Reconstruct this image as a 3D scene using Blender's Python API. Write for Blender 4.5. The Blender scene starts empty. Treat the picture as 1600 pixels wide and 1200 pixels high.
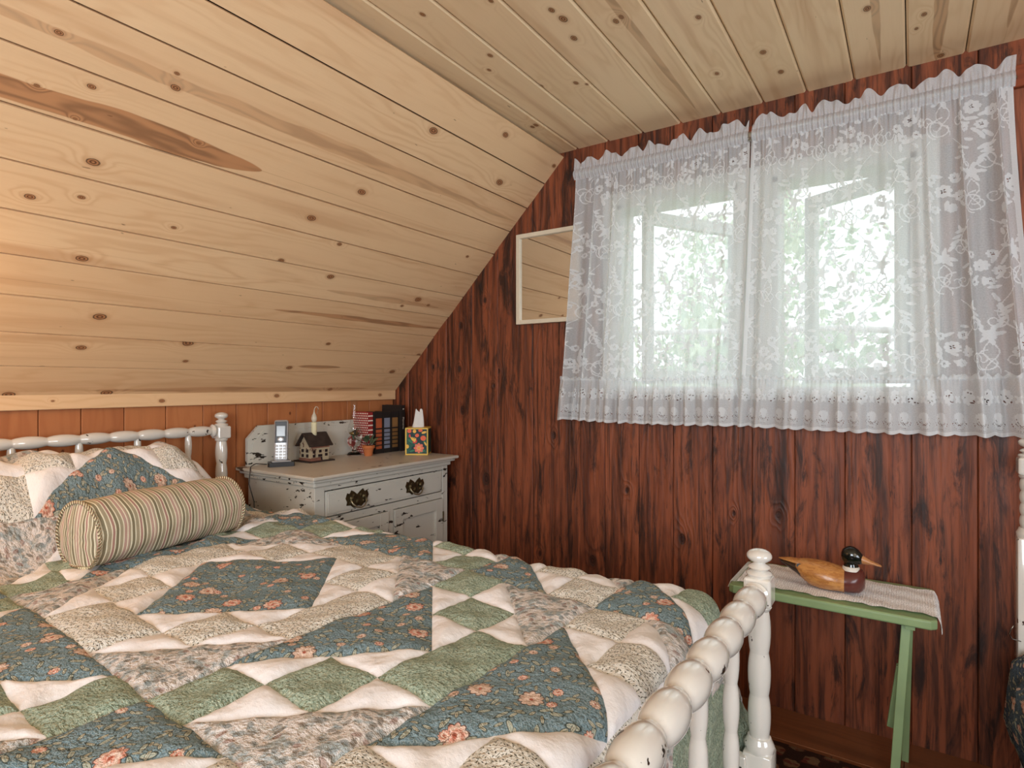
import bpy, bmesh, math, random
import numpy as np
from mathutils import Vector, Matrix, Euler
random.seed(4); RNG = np.random.default_rng(4)
PI = math.pi
sc = bpy.context.scene
COL = sc.collection

# ------------------------------------------------------------------ camera
CZ = 1.22
cam = bpy.data.cameras.new('camera'); cam.sensor_width = 36; cam.lens = 926/1600*36
cam.clip_start = 0.02; cam.clip_end = 200
co = bpy.data.objects.new('camera', cam); COL.objects.link(co)
co.location = (0, 0, CZ); co.rotation_euler = (PI/2, 0, math.radians(34))
sc.camera = co
# ------------------------------------------------------------------ world, lamps, exposure
w = bpy.data.worlds.new('sky'); sc.world = w; w.use_nodes = True
wn = w.node_tree.nodes; wl = w.node_tree.links
wn['Background'].inputs[1].default_value = 3.0
tc = wn.new('ShaderNodeTexCoord'); sx = wn.new('ShaderNodeSeparateXYZ'); rp = wn.new('ShaderNodeValToRGB')
wl.new(tc.outputs['Generated'], sx.inputs[0]); wl.new(sx.outputs['Z'], rp.inputs[0]); wl.new(rp.outputs[0], wn['Background'].inputs[0])
rp.color_ramp.elements[0].color = (.74, .80, .82, 1); rp.color_ramp.elements[1].color = (.85, .93, 1, 1)
def area(name, loc, target, size, energy, color, sy=None):
    l = bpy.data.lights.new(name, 'AREA'); l.energy = energy; l.color = color; l.size = size
    if sy: l.shape = 'RECTANGLE'; l.size_y = sy
    o = bpy.data.objects.new(name, l); COL.objects.link(o); o.location = loc
    o.rotation_euler = (Vector(target)-Vector(loc)).to_track_quat('-Z', 'Y').to_euler()
    return o
area('rear_fill_light', (0.15, -1.65, 1.50), (-1.2, 2.0, 1.25), 1.5, 76, (.84, .92, 1), 1.1)  # added soft fill behind the camera; no window is built there
area('side_fill_light', (1.80, 0.5, 1.10), (-0.9, 1.2, 1.95), 1.0, 25, (.84, .92, 1), .9)  # added fill from the right, tilted up to brighten the ceiling
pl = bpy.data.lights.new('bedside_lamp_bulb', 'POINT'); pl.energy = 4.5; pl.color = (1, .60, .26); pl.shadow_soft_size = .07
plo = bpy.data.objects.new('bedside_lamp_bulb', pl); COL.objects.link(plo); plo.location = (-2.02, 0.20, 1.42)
sc.view_settings.view_transform = 'Standard'; sc.view_settings.look = 'None'
sc.view_settings.gamma = 1; sc.view_settings.use_curve_mapping = False
sc.view_settings.exposure = 0.07
sc.cycles.transparent_max_bounces = 24
sc.cycles.max_bounces = 8
sc.cycles.sample_clamp_indirect = 6

# ------------------------------------------------------------------ shader helpers
def lin(r, g, b):
    f = lambda c: (c/255/12.92) if c/255 <= .04045 else ((c/255+.055)/1.055)**2.4
    return (f(r), f(g), f(b), 1)
class S:
    def __init__(s, t, k): s.t = t; s.k = k
    def _m(s, op, *a):
        n = s.t.tree.nodes.new('ShaderNodeMath'); n.operation = op
        for i, x in enumerate((s,)+a):
            if isinstance(x, S): s.t.tree.links.new(x.k, n.inputs[i])
            else: n.inputs[i].default_value = x
        return S(s.t, n.outputs[0])
    def __add__(s, o): return s._m('ADD', o)
    def __sub__(s, o): return s._m('SUBTRACT', o)
    def __mul__(s, o): return s._m('MULTIPLY', o)
    def __truediv__(s, o): return s._m('DIVIDE', o)
    __radd__ = __add__; __rmul__ = __mul__
    def rsub(s, v): return s*-1.0+v
    def sin(s): return s._m('SINE')
    def abs(s): return s._m('ABSOLUTE')
    def pow(s, p): return s._m('POWER', p)
    def sqrt(s): return s._m('SQRT')
    def min(s, o): return s._m('MINIMUM', o)
    def max(s, o): return s._m('MAXIMUM', o)
    def fract(s): return s._m('FRACT')
    def gt(s, o): return s._m('GREATER_THAN', o)
    def exp(s): return s._m('EXPONENT')
    def ss(s, a, b, c=0.0, d=1.0):
        n = s.t.tree.nodes.new('ShaderNodeMapRange'); n.interpolation_type = 'SMOOTHSTEP'
        if a > b: a, b, c, d = b, a, d, c
        for i, x in zip((1, 2, 3, 4), (a, b, c, d)): n.inputs[i].default_value = x
        s.t.tree.links.new(s.k, n.inputs[0]); return S(s.t, n.outputs[0])
class T:
    def __init__(s, name, rough=.6, spec=.35):
        s.mat = bpy.data.materials.new(name); s.mat.use_nodes = True; s.tree = s.mat.node_tree
        s.bsdf = s.tree.nodes['Principled BSDF']; s.out = s.tree.nodes['Material Output']
        s.bsdf.inputs['Roughness'].default_value = rough
        s.bsdf.inputs['Specular IOR Level'].default_value = spec
    def n(s, t, **k):
        n = s.tree.nodes.new(t)
        for a, b in k.items(): setattr(n, a, b)
        return n
    def put(s, inp, v):
        if isinstance(v, S): s.tree.links.new(v.k, inp)
        else: inp.default_value = v
    def coord(s, kind='Object'): return S(s, s.n('ShaderNodeTexCoord').outputs[kind])
    def attr(s, name, typ='GEOMETRY', out='Vector'):
        n = s.n('ShaderNodeAttribute', attribute_type=typ, attribute_name=name); return S(s, n.outputs[out])
    def rnd(s): return S(s, s.n('ShaderNodeObjectInfo').outputs['Random'])
    def sep(s, v):
        n = s.n('ShaderNodeSeparateXYZ'); s.put(n.inputs[0], v); return [S(s, o) for o in n.outputs]
    def comb(s, x, y, z=0.0):
        n = s.n('ShaderNodeCombineXYZ')
        for i, a in enumerate((x, y, z)): s.put(n.inputs[i], a)
        return S(s, n.outputs[0])
    def noise(s, v, scale, detail=2., rough=.5, dist=0., col=False):
        n = s.n('ShaderNodeTexNoise'); s.put(n.inputs['Vector'], v); n.inputs['Scale'].default_value = scale
        n.inputs['Detail'].default_value = detail; n.inputs['Roughness'].default_value = rough; n.inputs['Distortion'].default_value = dist
        return S(s, n.outputs['Color' if col else 'Fac'])
    def vor(s, v, scale, rand=1., feature='F1', dims='3D'):
        n = s.n('ShaderNodeTexVoronoi', feature=feature, voronoi_dimensions=dims); s.put(n.inputs['Vector'], v)
        n.inputs['Scale'].default_value = scale; n.inputs['Randomness'].default_value = rand
        return n
    def ramp(s, f, stops, const=False):
        n = s.n('ShaderNodeValToRGB'); cr = n.color_ramp
        if const: cr.interpolation = 'CONSTANT'
        while len(cr.elements) < len(stops): cr.elements.new(.5)
        for e, (p, c) in zip(cr.elements, stops): e.position = p; e.color = c
        s.put(n.inputs[0], f); return S(s, n.outputs[0])
    def mix(s, f, a, b, mode='MIX'):
        n = s.n('ShaderNodeMix', data_type='RGBA', blend_type=mode)
        s.put(n.inputs[0], f); s.put(n.inputs[6], a); s.put(n.inputs[7], b); return S(s, n.outputs[2])
    def bump(s, h, strength=.3, dist=.01):
        n = s.n('ShaderNodeBump'); n.inputs['Strength'].default_value = strength; n.inputs['Distance'].default_value = dist
        s.put(n.inputs['Height'], h); s.tree.links.new(n.outputs[0], s.bsdf.inputs['Normal'])
    def base(s, c): s.put(s.bsdf.inputs['Base Color'], c); return s
    def motif(s, uv, scale, rand=.9, rot=True):
        """one motif per voronoi cell of 2-D uv: local coordinates (turned at random), distance, random rgb"""
        n = s.vor(uv, scale, rand, dims='2D')
        d = s.n('ShaderNodeVectorMath', operation='SUBTRACT'); s.put(d.inputs[0], uv)
        s.tree.links.new(n.outputs['Position'], d.inputs[1]); dv = S(s, d.outputs[0])
        r = s.sep(S(s, n.outputs['Color']))
        if rot:
            q = s.n('ShaderNodeVectorRotate', rotation_type='Z_AXIS'); s.put(q.inputs['Vector'], dv); s.put(q.inputs['Angle'], r[0]*6.283); dv = S(s, q.outputs[0])
        x, y, z = s.sep(dv)
        return x, y, (x*x+y*y).sqrt(), r

def plain(name, c, rough=.5, spec=.35, metal=0., var=.06, scale=18., bumps=0.):
    t = T(name, rough, spec); v = t.coord()
    nz = t.noise(v, scale, 3)
    c2 = tuple(max(0, a*(1-var*3)) for a in c[:3])+(1,)
    t.base(t.mix(nz, c2, tuple(min(1, a*(1+var)) for a in c[:3])+(1,)))
    t.bsdf.inputs['Metallic'].default_value = metal
    if bumps: t.bump(t.noise(v, scale*6, 2), bumps, .003)
    return t.mat

def pine(name, light, mid, dark, knotc, F=34., rings=.5, nk=6, rough=.55, stain=.4, old=False, spec=.3):
    t = T(name, rough, spec); x, y, z = t.sep(t.coord()); r = t.rnd()
    xx = x+r*47.0; zz = z*4.0+r*91.0
    n1 = t.noise(t.comb(xx*.8, y*5.0, zz), 1.4, 3, .55)
    h = y*F+n1*9.0+r*7.0
    q = None
    for i in range(nk):
        kx, ky, kr = t.sep(t.attr('k%d' % i, 'OBJECT'))
        dx = (x-kx)*.62; dy = y-ky
        d = (dx*dx+dy*dy).sqrt()/(kr.max(.0004))
        h = h+((d*d)*-.11).exp()*(2.6)*(kr.gt(.001))
        q = d if q is None else q.min(d)
    q = q+(t.noise(t.comb(xx, y, zz), 60, 2)-.5)*.35
    ring = (h*PI*2).sin()*.5+.5
    ring = ring.pow(2.2)
    fine = t.noise(t.comb(xx*5, y*230, zz), 1., 3, .6)
    soft = t.noise(t.comb(xx*.55, y*9, zz), 1.6, 3)
    c = t.mix(ring*rings*t.noise(t.comb(xx*.7, y*3, zz), 2.).ss(.35, .65), light, mid)
    c = t.mix(soft.ss(.52, .72)*stain, c, dark)
    c = t.mix((fine-.5).abs()*.5, c, mid)
    c = t.mix(r*.35, c, mid)
    # heartwood streak
    a, b, yc = t.sep(t.attr('s0', 'OBJECT')); hw, st, _ = t.sep(t.attr('s1', 'OBJECT'))
    u = (x*2.0-a-b)/((b-a).abs().max(.001))
    prof = (u*u).rsub(1.0).max(0.)
    sd = (y-yc+(n1-.5)*.02).abs()-hw*prof.pow(.6)*(t.noise(t.comb(xx*4, y*10, zz), 1.2, 2)*1.2+.4)
    c = t.mix(sd.ss(.002, -.002)*st, c, t.mix(ring*.6, dark, knotc))
    if old:
        st1 = t.noise(t.comb(xx*2.2, y*46, zz), 1., 6, .74, .5)
        st2 = t.noise(t.comb(xx*1.2, y*22, zz), 1., 5, .7, .8)
        c = t.mix(st1.ss(.48, .66)*.65, c, knotc)
        c = t.mix(st2.ss(.46, .64)*.7, c, knotc)
        bl = t.noise(t.comb(xx*1.5, y*7, zz), 2.4, 6, .68, .8)
        c = t.mix(bl.ss(.50, .66)*.85, c, (.012, .006, .004, 1))
        t.bump(st1*.8+ring*.3-q.ss(1.3, .6)*.5, .55, .006)
        sp = t.noise(t.comb(xx*7, y*60, zz), 2., 3)
        c = t.mix(sp.ss(.66, .72)*.6, c, (.01, .005, .003, 1))
    else:
        t.bump(fine*.35+ring*.2, .15, .004)
        sp = t.noise(t.comb(xx*18, y*60, zz), 1.2, 1)
        c = t.mix(sp.ss(.80, .83)*.6, c, knotc)
    c = t.mix(q.ss(2.2, .9)*.45, c, dark)
    kc = t.mix((q*11.0).sin()*.5+.5, knotc, dark)
    c = t.mix(q.ss(1.05, .85), c, kc)
    c = t.mix((q-.98).abs().ss(.16, .05)*.7*q.ss(1.5, 1.2), c, (.03, .015, .008, 1))
    t.base(c)
    return t.mat

M = {}
M['pine'] = pine('pale_pine', lin(234, 198, 154), lin(212, 166, 120), lin(186, 130, 86), lin(96, 60, 38), F=27, rings=.46)
M['pine_flat'] = pine('pale_ceiling_pine', lin(240, 214, 174), lin(214, 178, 130), lin(186, 138, 92), lin(92, 58, 38), F=24, rings=.42)
M['fir'] = pine('orange_fir', lin(184, 118, 72), lin(160, 92, 52), lin(132, 72, 40), lin(84, 42, 22), F=26, nk=1, stain=.3)
M['old'] = pine('weathered_stained_wood', lin(148, 80, 49), lin(106, 52, 31), lin(70, 33, 20), lin(36, 18, 11), F=15, rings=.7, nk=3, old=True, rough=.5, stain=.7, spec=.4)
M['floor'] = pine('worn_floor_wood', lin(134, 82, 50), lin(104, 60, 36), lin(78, 44, 26), lin(40, 22, 14), F=26, nk=1, stain=.5, rough=.45)
M['gap'] = plain('dark_backing', (.02, .012, .008, 1), .9)
M['trimwood'] = pine('brown_trim_wood', lin(140, 66, 34), lin(112, 50, 26), lin(80, 34, 18), lin(44, 20, 12), F=30, nk=1, stain=.4)

def paint(name, c, under, amt=.66, scale=34., stretch=(1, 1, 1), rough=.3, spec=.5, grime=.12):
    t = T(name, rough, spec); x, y, z = t.sep(t.coord()); r = t.rnd()
    v = t.comb(x*stretch[0]+r*9.0, y*stretch[1]+r*5.0, z*stretch[2])
    n = t.noise(v, scale, 3, .6); big = t.noise(v, scale*.17, 2)
    m = (n+(big-.5)*.35).ss(amt, amt+.02)
    g = t.noise(v, 6, 3)
    cc = t.mix(g*grime*2, c, tuple(a*.7 for a in c[:3])+(1,))
    t.base(t.mix(m, cc, under))
    t.bump(m*-1.0+t.noise(v, 90, 2)*.12, .35, .003)
    return t.mat
M['spool'] = paint('glossy_offwhite_paint', lin(218, 212, 202), lin(52, 44, 38), .69, 40, rough=.14, spec=.8)
M['spool'].node_tree.nodes['Principled BSDF'].inputs['Coat Weight'].default_value = .8
M['spool'].node_tree.nodes['Principled BSDF'].inputs['Coat Roughness'].default_value = .07
M['spool'].node_tree.nodes['Principled BSDF'].inputs['Coat IOR'].default_value = 1.65
M['chalk'] = paint('distressed_white_paint', lin(206, 202, 190), lin(44, 36, 28), .635, 34, (1, .45, 1.5), rough=.45, spec=.35, grime=.3)
M['chalk_top'] = paint('distressed_top_paint', lin(204, 196, 182), lin(90, 76, 60), .68, 26, (1, .5, 1), rough=.4, grime=.35)
M['green_paint'] = plain('green_paint', lin(142, 164, 116), .35, .5, var=.10, scale=9)
M['cream_frame'] = plain('cream_frame_paint', lin(224, 212, 188), .4)
M['white_paint'] = plain('white_window_paint', lin(214, 216, 210), .45)

def fabric(t, uv, strength=.3):
    wv = t.noise(uv, 700, 1); wr = t.noise(uv, 24, 3, .55); fold = t.noise(uv, 110, 3, .6)
    t.bump(wv*.08+wr*.7+fold*.6, min(1., strength*2.2), .020)
def m_white():
    t = T('white_cotton', .85, .1); uv = t.coord('UV'); t.base(t.mix(t.noise(uv, 9, 2), lin(224, 218, 216), lin(240, 236, 234)))
    wr = t.noise(uv, 14, 3, .5); t.bump(wr+t.noise(uv, 60, 3, .6)*.25+t.noise(uv, 500, 1)*.03, .6, .014); return t.mat
def m_leaf():
    t = T('cream_leaf_print', .85, .1); uv = t.coord('UV')
    x, y, d, r = t.motif(uv, 135, .75)
    e = ((x/.0021).pow(2)+(y/.0009).pow(2)).sqrt()
    x2, y2, d2, r2 = t.motif(uv, 60, 1.)
    v = t.mix(e.ss(1.15, .8), lin(226, 220, 208), t.mix(r[1], lin(74, 72, 62), lin(120, 116, 98)))
    v = t.mix((((x2/.006).pow(2)+(y2/.0007).pow(2)).sqrt()).ss(1.1, .7)*.8, v, lin(96, 92, 76))
    t.base(v); fabric(t, uv, .4); return t.mat
def m_green():
    t = T('sage_green_print', .9, .1); uv = t.coord('UV')
    x, y, d, r = t.motif(uv, 190, 1.)
    e = ((x/.0024).pow(2)+(y/.0011).pow(2)).sqrt()
    b = t.mix(t.noise(uv, 14, 3), lin(146, 160, 138), lin(176, 186, 166))
    v = t.mix(e.ss(1.1, .7)*.75, b, t.mix(r[1].gt(.6), lin(100, 116, 94), lin(200, 204, 176)))
    t.base(v); fabric(t, uv, .8); return t.mat
def m_blue(name='teal_rose_print', base=(lin(108, 130, 136), lin(144, 162, 166))):
    t = T(name, .85, .12); uv = t.coord('UV')
    wob = t.noise(uv, 30, 2)
    b = t.mix(t.noise(uv, 330, 2).ss(.42, .58), base[0], base[1])
    b = t.mix(t.noise(uv, 7, 2).ss(.35, .7)*.35, b, lin(112, 132, 134))
    # leaves
    for sc_, a, w_, c1, c2 in ((34, .012, .0042, lin(176, 176, 158), lin(134, 144, 128)), (52, .008, .003, lin(186, 180, 158), lin(126, 132, 118))):
        x, y, d, r = t.motif(uv, sc_, 1.)
        e = ((x/a).pow(2)+(y/w_).pow(2)).sqrt()
        on = r[2].gt(.26)
        b = t.mix(e.ss(1.12, .98)*on, b, lin(74, 84, 80))
        b = t.mix(e.ss(.85, .75)*on, b, t.mix((y.abs()).ss(.0006, .0002), c1, c2))
    # roses
    for sc_, R, th in ((10.0, .019, .36), (22, .0085, .62)):
        x, y, d, r = t.motif(uv, sc_, .9)
        n = t.n('ShaderNodeMath', operation='ARCTAN2'); t.put(n.inputs[0], y); t.put(n.inputs[1], x); an = S(t, n.outputs[0])
        rad = d/((an*5.0).sin().abs()*.25+.80)/R+(wob-.5)*.25
        on = r[1].gt(th)
        pet = ((rad*9.0+an*1.5).sin()*.5+.5)
        col = t.mix(pet, t.mix(r[2].gt(.45), lin(212, 146, 124), lin(208, 176, 154)), lin(232, 204, 186))
        b = t.mix(rad.ss(1.14, 1.04)*on, b, lin(112, 92, 84))
        b = t.mix(rad.ss(1.0, .94)*on, b, col)
        b = t.mix(rad.ss(.22, .12)*on, b, lin(176, 96, 76))
    t.base(b); fabric(t, uv, .45); return t.mat
def m_mauve():
    t = T('muted_floral_print', .88, .1); uv = t.coord('UV')
    nb = t.noise(uv, 34, 4, .6, .5)
    b = t.mix(nb.ss(.45, .62), lin(222, 212, 204), lin(168, 174, 172))
    x, y, d, r = t.motif(uv, 50, 1.)
    e = ((x/.0095).pow(2)+(y/.0050).pow(2)).sqrt()+(t.noise(uv, 90, 2)-.5)*.9
    b = t.mix(e.ss(1.1, .6)*.7, b, t.ramp(r[1], [(0, lin(126, 134, 132)), (.38, lin(160, 128, 116)), (.55, lin(184, 174, 158)), (.75, lin(122, 112, 98))], True))
    t.base(b); fabric(t, uv, .5); return t.mat
M['W'] = m_white(); M['L'] = m_leaf(); M['G'] = m_green(); M['B'] = m_blue(); M['M'] = m_mauve()

# ------------------------------------------------------------------ object helpers
def mesh(name, verts, faces, mats, parent=None, smooth=False, mi=None, uv=None):
    me = bpy.data.meshes.new(name); me.from_pydata([tuple(v) for v in verts], [], [tuple(f) for f in faces]); me.update()
    for m in (mats if isinstance(mats, (list, tuple)) else [mats]): me.materials.append(m)
    if mi is not None: me.polygons.foreach_set('material_index', mi)
    if smooth: me.polygons.foreach_set('use_smooth', [True]*len(me.polygons))
    if uv is not None:
        l = me.uv_layers.new(name='UVMap'); idx = np.empty(len(me.loops), int); me.loops.foreach_get('vertex_index', idx)
        l.data.foreach_set('uv', np.asarray(uv)[idx].ravel())
    o = bpy.data.objects.new(name, me); COL.objects.link(o)
    if parent: o.parent = parent
    return o
def empty(name, loc=(0, 0, 0), rz=0.):
    o = bpy.data.objects.new(name, None); COL.objects.link(o); o.location = loc; o.rotation_euler = (0, 0, rz); o.empty_display_size = .05
    return o
def tag(o, label=None, cat=None, group=None, kind=None):
    if label: o['label'] = label
    if cat: o['category'] = cat
    if group: o['group'] = group
    if kind: o['kind'] = kind
    return o
class MB:
    """collects shapes into one mesh"""
    def __init__(s): s.v = []; s.f = []; s.n = 0
    def add(s, v, f, M4=None):
        if M4 is not None: v = [tuple(M4 @ Vector(p)) for p in v]
        s.f += [tuple(i+s.n for i in q) for q in f]; s.v += [tuple(p) for p in v]; s.n += len(v); return s
    def box(s, a, b, bev=0.0, M4=None):
        x0, y0, z0 = a; x1, y1, z1 = b
        if bev <= 0:
            v = [(x, y, z) for z in (z0, z1) for y in (y0, y1) for x in (x0, x1)]
            return s.add(v, [(0, 2, 3, 1), (4, 5, 7, 6), (0, 1, 5, 4), (2, 6, 7, 3), (0, 4, 6, 2), (1, 3, 7, 5)], M4)
        bm = bmesh.new(); bmesh.ops.create_cube(bm, size=1)
        for q in bm.verts: q.co = ((x0+x1)/2+q.co.x*(x1-x0), (y0+y1)/2+q.co.y*(y1-y0), (z0+z1)/2+q.co.z*(z1-z0))
        bmesh.ops.bevel(bm, geom=bm.edges[:], offset=min(bev, .49*min(x1-x0, y1-y0, z1-z0)), segments=2, affect='EDGES', profile=.5)
        bm.verts.index_update(); s.add([tuple(q.co) for q in bm.verts], [tuple(q.index for q in f.verts) for f in bm.faces], M4); bm.free(); return s
    def lathe(s, prof, seg=20, M4=None):
        """prof: (r, z) pairs, turned around z"""
        v = []; f = []; n = len(prof)
        for r, z in prof:
            for k in range(seg):
                a = 2*PI*k/seg; v.append((r*math.cos(a), r*math.sin(a), z))
        for i in range(n-1):
            for k in range(seg):
                k2 = (k+1) % seg; f.append((i*seg+k, i*seg+k2, (i+1)*seg+k2, (i+1)*seg+k))
        f.append(tuple(range(seg-1, -1, -1))); f.append(tuple((n-1)*seg+k for k in range(seg)))
        return s.add(v, f, M4)
    def tube(s, pts, r, seg=8, rr=None):
        pts = [Vector(p) for p in pts]; v = []; f = []; up = Vector((0, 0, 1)); n = len(pts)
        for i, p in enumerate(pts):
            d = (pts[min(i+1, n-1)]-pts[max(i-1, 0)]).normalized()
            a = d.cross(up)
            if a.length < .05: a = d.cross(Vector((1, 0, 0)))
            a.normalize(); b = d.cross(a); q = rr[i] if rr else r
            for k in range(seg):
                t = 2*PI*k/seg; v.append(tuple(p+a*math.cos(t)*q+b*math.sin(t)*q))
        for i in range(n-1):
            for k in range(seg): f.append((i*seg+k, i*seg+(k+1) % seg, (i+1)*seg+(k+1) % seg, (i+1)*seg+k))
        f.append(tuple(range(seg-1, -1, -1))); f.append(tuple((n-1)*seg+k for k in range(seg)))
        return s.add(v, f)
    def prism(s, poly, z0, z1, M4=None):
        n = len(poly); v = [(x, y, z0) for x, y in poly]+[(x, y, z1) for x, y in poly]
        f = [tuple(range(n-1, -1, -1)), tuple(range(n, 2*n))]+[(i, (i+1) % n, n+(i+1) % n, n+i) for i in range(n)]
        return s.add(v, f, M4)
    def build(s, name, mat, parent=None, smooth=False): return mesh(name, s.v, s.f, mat, parent, smooth)
def RX(a): return Matrix.Rotation(a, 4, 'X')
def RY(a): return Matrix.Rotation(a, 4, 'Y')
def RZ(a): return Matrix.Rotation(a, 4, 'Z')
def TR(x, y, z): return Matrix.Translation((x, y, z))
def autosmooth(o, ang=40):
    me = o.data; bm = bmesh.new(); bm.from_mesh(me)
    bmesh.ops.recalc_face_normals(bm, faces=bm.faces)
    for f in bm.faces: f.smooth = True
    for e in bm.edges:
        if len(e.link_faces) == 2 and e.calc_face_angle(0) > math.radians(ang): e.smooth = False
    bm.to_mesh(me); bm.free(); return o

def board(parent, mat, W, Tk, frame, x0a, x1a, x0b=None, x1b=None, cham=.003, gap=.0008, knots=(), streak=None, name='plank', lift=0.):
    """a plank in its own frame: X along the grain, Y across (0..W), Z the face normal; ends may be cut at a slant"""
    x0b = x0a if x0b is None else x0b; x1b = x1a if x1b is None else x1b
    sec = [(gap, -Tk), (W-gap, -Tk), (W-gap, -cham), (W-gap-cham, 0), (gap+cham, 0), (gap, -cham)]
    L0 = lambda y: x0a+(x0b-x0a)*y/W
    L1 = lambda y: x1a+(x1b-x1a)*y/W
    v = [(L0(y), y, z) for y, z in sec]+[(L1(y), y, z) for y, z in sec]; n = 6
    f = [tuple(range(n)), tuple(range(2*n-1, n-1, -1))]+[(i, n+i, n+(i+1) % n, (i+1) % n) for i in range(n)]
    o = mesh(name, v, f, mat, parent); o.matrix_world = frame @ TR(0, 0, lift)
    if parent: o.matrix_parent_inverse = Matrix.Identity(4); o.matrix_local = frame @ TR(0, 0, lift)
    for i, k in enumerate(knots[:6]): o['k%d' % i] = [float(a) for a in k]
    if streak: o['s0'] = [float(a) for a in streak[:3]]; o['s1'] = [float(streak[3]), float(streak[4]), 0.]
    return o

# ================================================================== the room
YW, XL, RIDGE, ZC = 2.42, -2.449, -1.358, 2.295
YF, XR, XR2 = -1.9, 2.30, 1.21
def structure(o, label): tag(o, label, kind='structure'); return o
# --- sloped ceiling (left): 11 pine boards, 0.141 up the slope each
SK = [(0.683,0.895,0.0154),(0.538,1.184,0.0087),(0.792,1.203,0.0067),(0.801,1.166,0.0119),(0.628,1.090,0.0095),(0.528,1.047,0.0060),(0.617,0.996,0.0048),(0.578,0.751,0.0117),(0.685,0.783,0.0088),(0.941,0.750,0.0080),(0.910,1.039,0.0056),(1.367,0.907,0.0162),(1.146,1.122,0.0101),(1.647,1.380,0.0189),(1.993,1.500,0.0157),(2.133,1.317,0.0198),(2.395,1.495,0.0119),(1.506,1.063,0.0166),(1.969,1.036,0.0168),(1.538,0.831,0.0100),(1.611,1.553,0.0113),(0.738,0.583,0.0151),(0.843,0.368,0.0187),(1.158,0.276,0.0192),(0.826,0.231,0.0148),(1.182,0.185,0.0098),(1.648,0.165,0.0144),(0.680,0.013,0.0167),(0.961,0.016,0.0187),(1.341,0.708,0.0119),(2.250,0.931,0.0093),(2.176,0.809,0.0092),(2.126,0.640,0.0187),(2.054,0.589,0.0092),(2.217,0.617,0.0096),(1.583,0.677,0.0156),(1.775,0.320,0.0117),(2.291,0.155,0.0173),(2.398,0.285,0.0140),(1.954,0.024,0.0129)]
SK = [(y, s, r*.62) for y, s, r in SK]
ST = {7: (.30, 1.12, 1.018, .034, .9), 3: (1.42, 2.44, .478, .012, .75), 1: (1.69, 1.93, .176, .012, .7), 0: (.9, 2.2, .028, .013, .5), 8: (.2, 2.42, 1.182, .020, .42), 4: (1.6, 2.3, .61, .014, .4)}
R2 = 2**.5
slope = mesh('ceiling', [(XL-.03, YF, 1.19-.0), (XL-.03, YW+.12, 1.19), (RIDGE-.03, YW+.12, ZC+.03), (RIDGE-.03, YF, ZC+.03)] +
             [(XL-.10, YF, 1.26), (XL-.10, YW+.12, 1.26), (RIDGE-.03, YW+.12, ZC+.13), (RIDGE-.03, YF, ZC+.13)],
             [(0, 1, 2, 3), (7, 6, 5, 4), (0, 4, 5, 1), (1, 5, 6, 2), (2, 6, 7, 3), (3, 7, 4, 0)], M['gap'])
structure(slope, 'sloping pine board ceiling above the bed')
# plank frame: X -> toward the room's front (-y), Y -> up the slope, Z -> into the room
fx = Vector((0, -1, 0)); fy = Vector((1/R2, 0, 1/R2)); fz = fx.cross(fy)
def frame_of(o, X, Y, Z):
    m = Matrix.Identity(4)
    for i, a in enumerate((X, Y, Z)):
        for j in range(3): m[j][i] = a[j]
    for j in range(3): m[j][3] = o[j]
    return m
nb, wb = 11, 1.5428/11
SEG = [0, 4, 2, 5, 1, 3, 5, 0, 2, 4, 1]
for k in range(nb):
    s0 = k*wb
    org = Vector((XL, YW, 1.19))+fy*s0
    kn = [(YW-y, s-s0, r) for y, s, r in SK if s0+.002 < s < s0+wb-.002 or (k == 0 and s < .02)][:5]
    kn += [(YW+.9-random.random()*.4, .05, .009), (YW+1.6, .09, .008)][:6-len(kn)]
    st = ST.get(k)
    if st: st = (YW-st[1], YW-st[0], st[2]-s0, st[3], st[4])
    board(slope, M['pine'], wb+(.010 if k == nb-1 else 0), .018, frame_of(org, fx, fy, fz), 0, YW-YF, gap=.0027, cham=.0030, knots=kn, streak=st, lift=random.uniform(-.0015, .0015))
# --- flat ceiling
flat = mesh('ceiling', *(lambda b: (b.v, b.f))(MB().box((RIDGE, YF, ZC+.019), (XR2, YW+.12, ZC+.10))), M['gap'])
structure(flat, 'flat pine board ceiling over the window')
xs = [RIDGE-.016, -1.27, -1.115, -.955, -.79, -.63, -.471, -.321, -.170, -.015, .145, .30, .46, .61, .77, .92, 1.07, XR2]
FK = [(-1.111,1.833,.009),(-.859,1.477,.009),(-.98,1.347,.007),(-1.201,1.64,.0065),(-.851,1.532,.013),(-.871,1.636,.011),(.079,2.394,.011),(-.995,1.884,.009),(-.967,1.914,.006),(-.40,2.05,.011),(-.25,1.75,.014),(-.56,2.1,.008),(-.52,1.6,.01),(.03,2.1,.008)]
for k in range(len(xs)-1):
    a, b = xs[k], xs[k+1]
    kn = [(YW-y, x-a, r*.8) for x, y, r in FK if a < x < b]
    while len(kn) < 4: kn.append((random.uniform(.1, 2.6), random.uniform(.02, b-a-.02), random.uniform(.004, .009)))
    stk = (.1, 1.2, (b-a)*random.uniform(.3, .7), .012, .5) if k in (4, 8, 10) else ((.0, .6, .075, .018, .6) if k == 9 else None)
    # frame with its face looking down: X -> -y, Y -> -x so that X x Y = -z
    board(flat, M['pine_flat'], b-a, .018, frame_of((b, YW, ZC), Vector((0, -1, 0)), Vector((-1, 0, 0)), Vector((0, 0, -1))), 0, YW-YF,
          cham=.0062, gap=.0014, knots=[(kx, (b-a)-ky, kr) for kx, ky, kr in kn], streak=stk, lift=random.uniform(-.0015, .0005))
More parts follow.
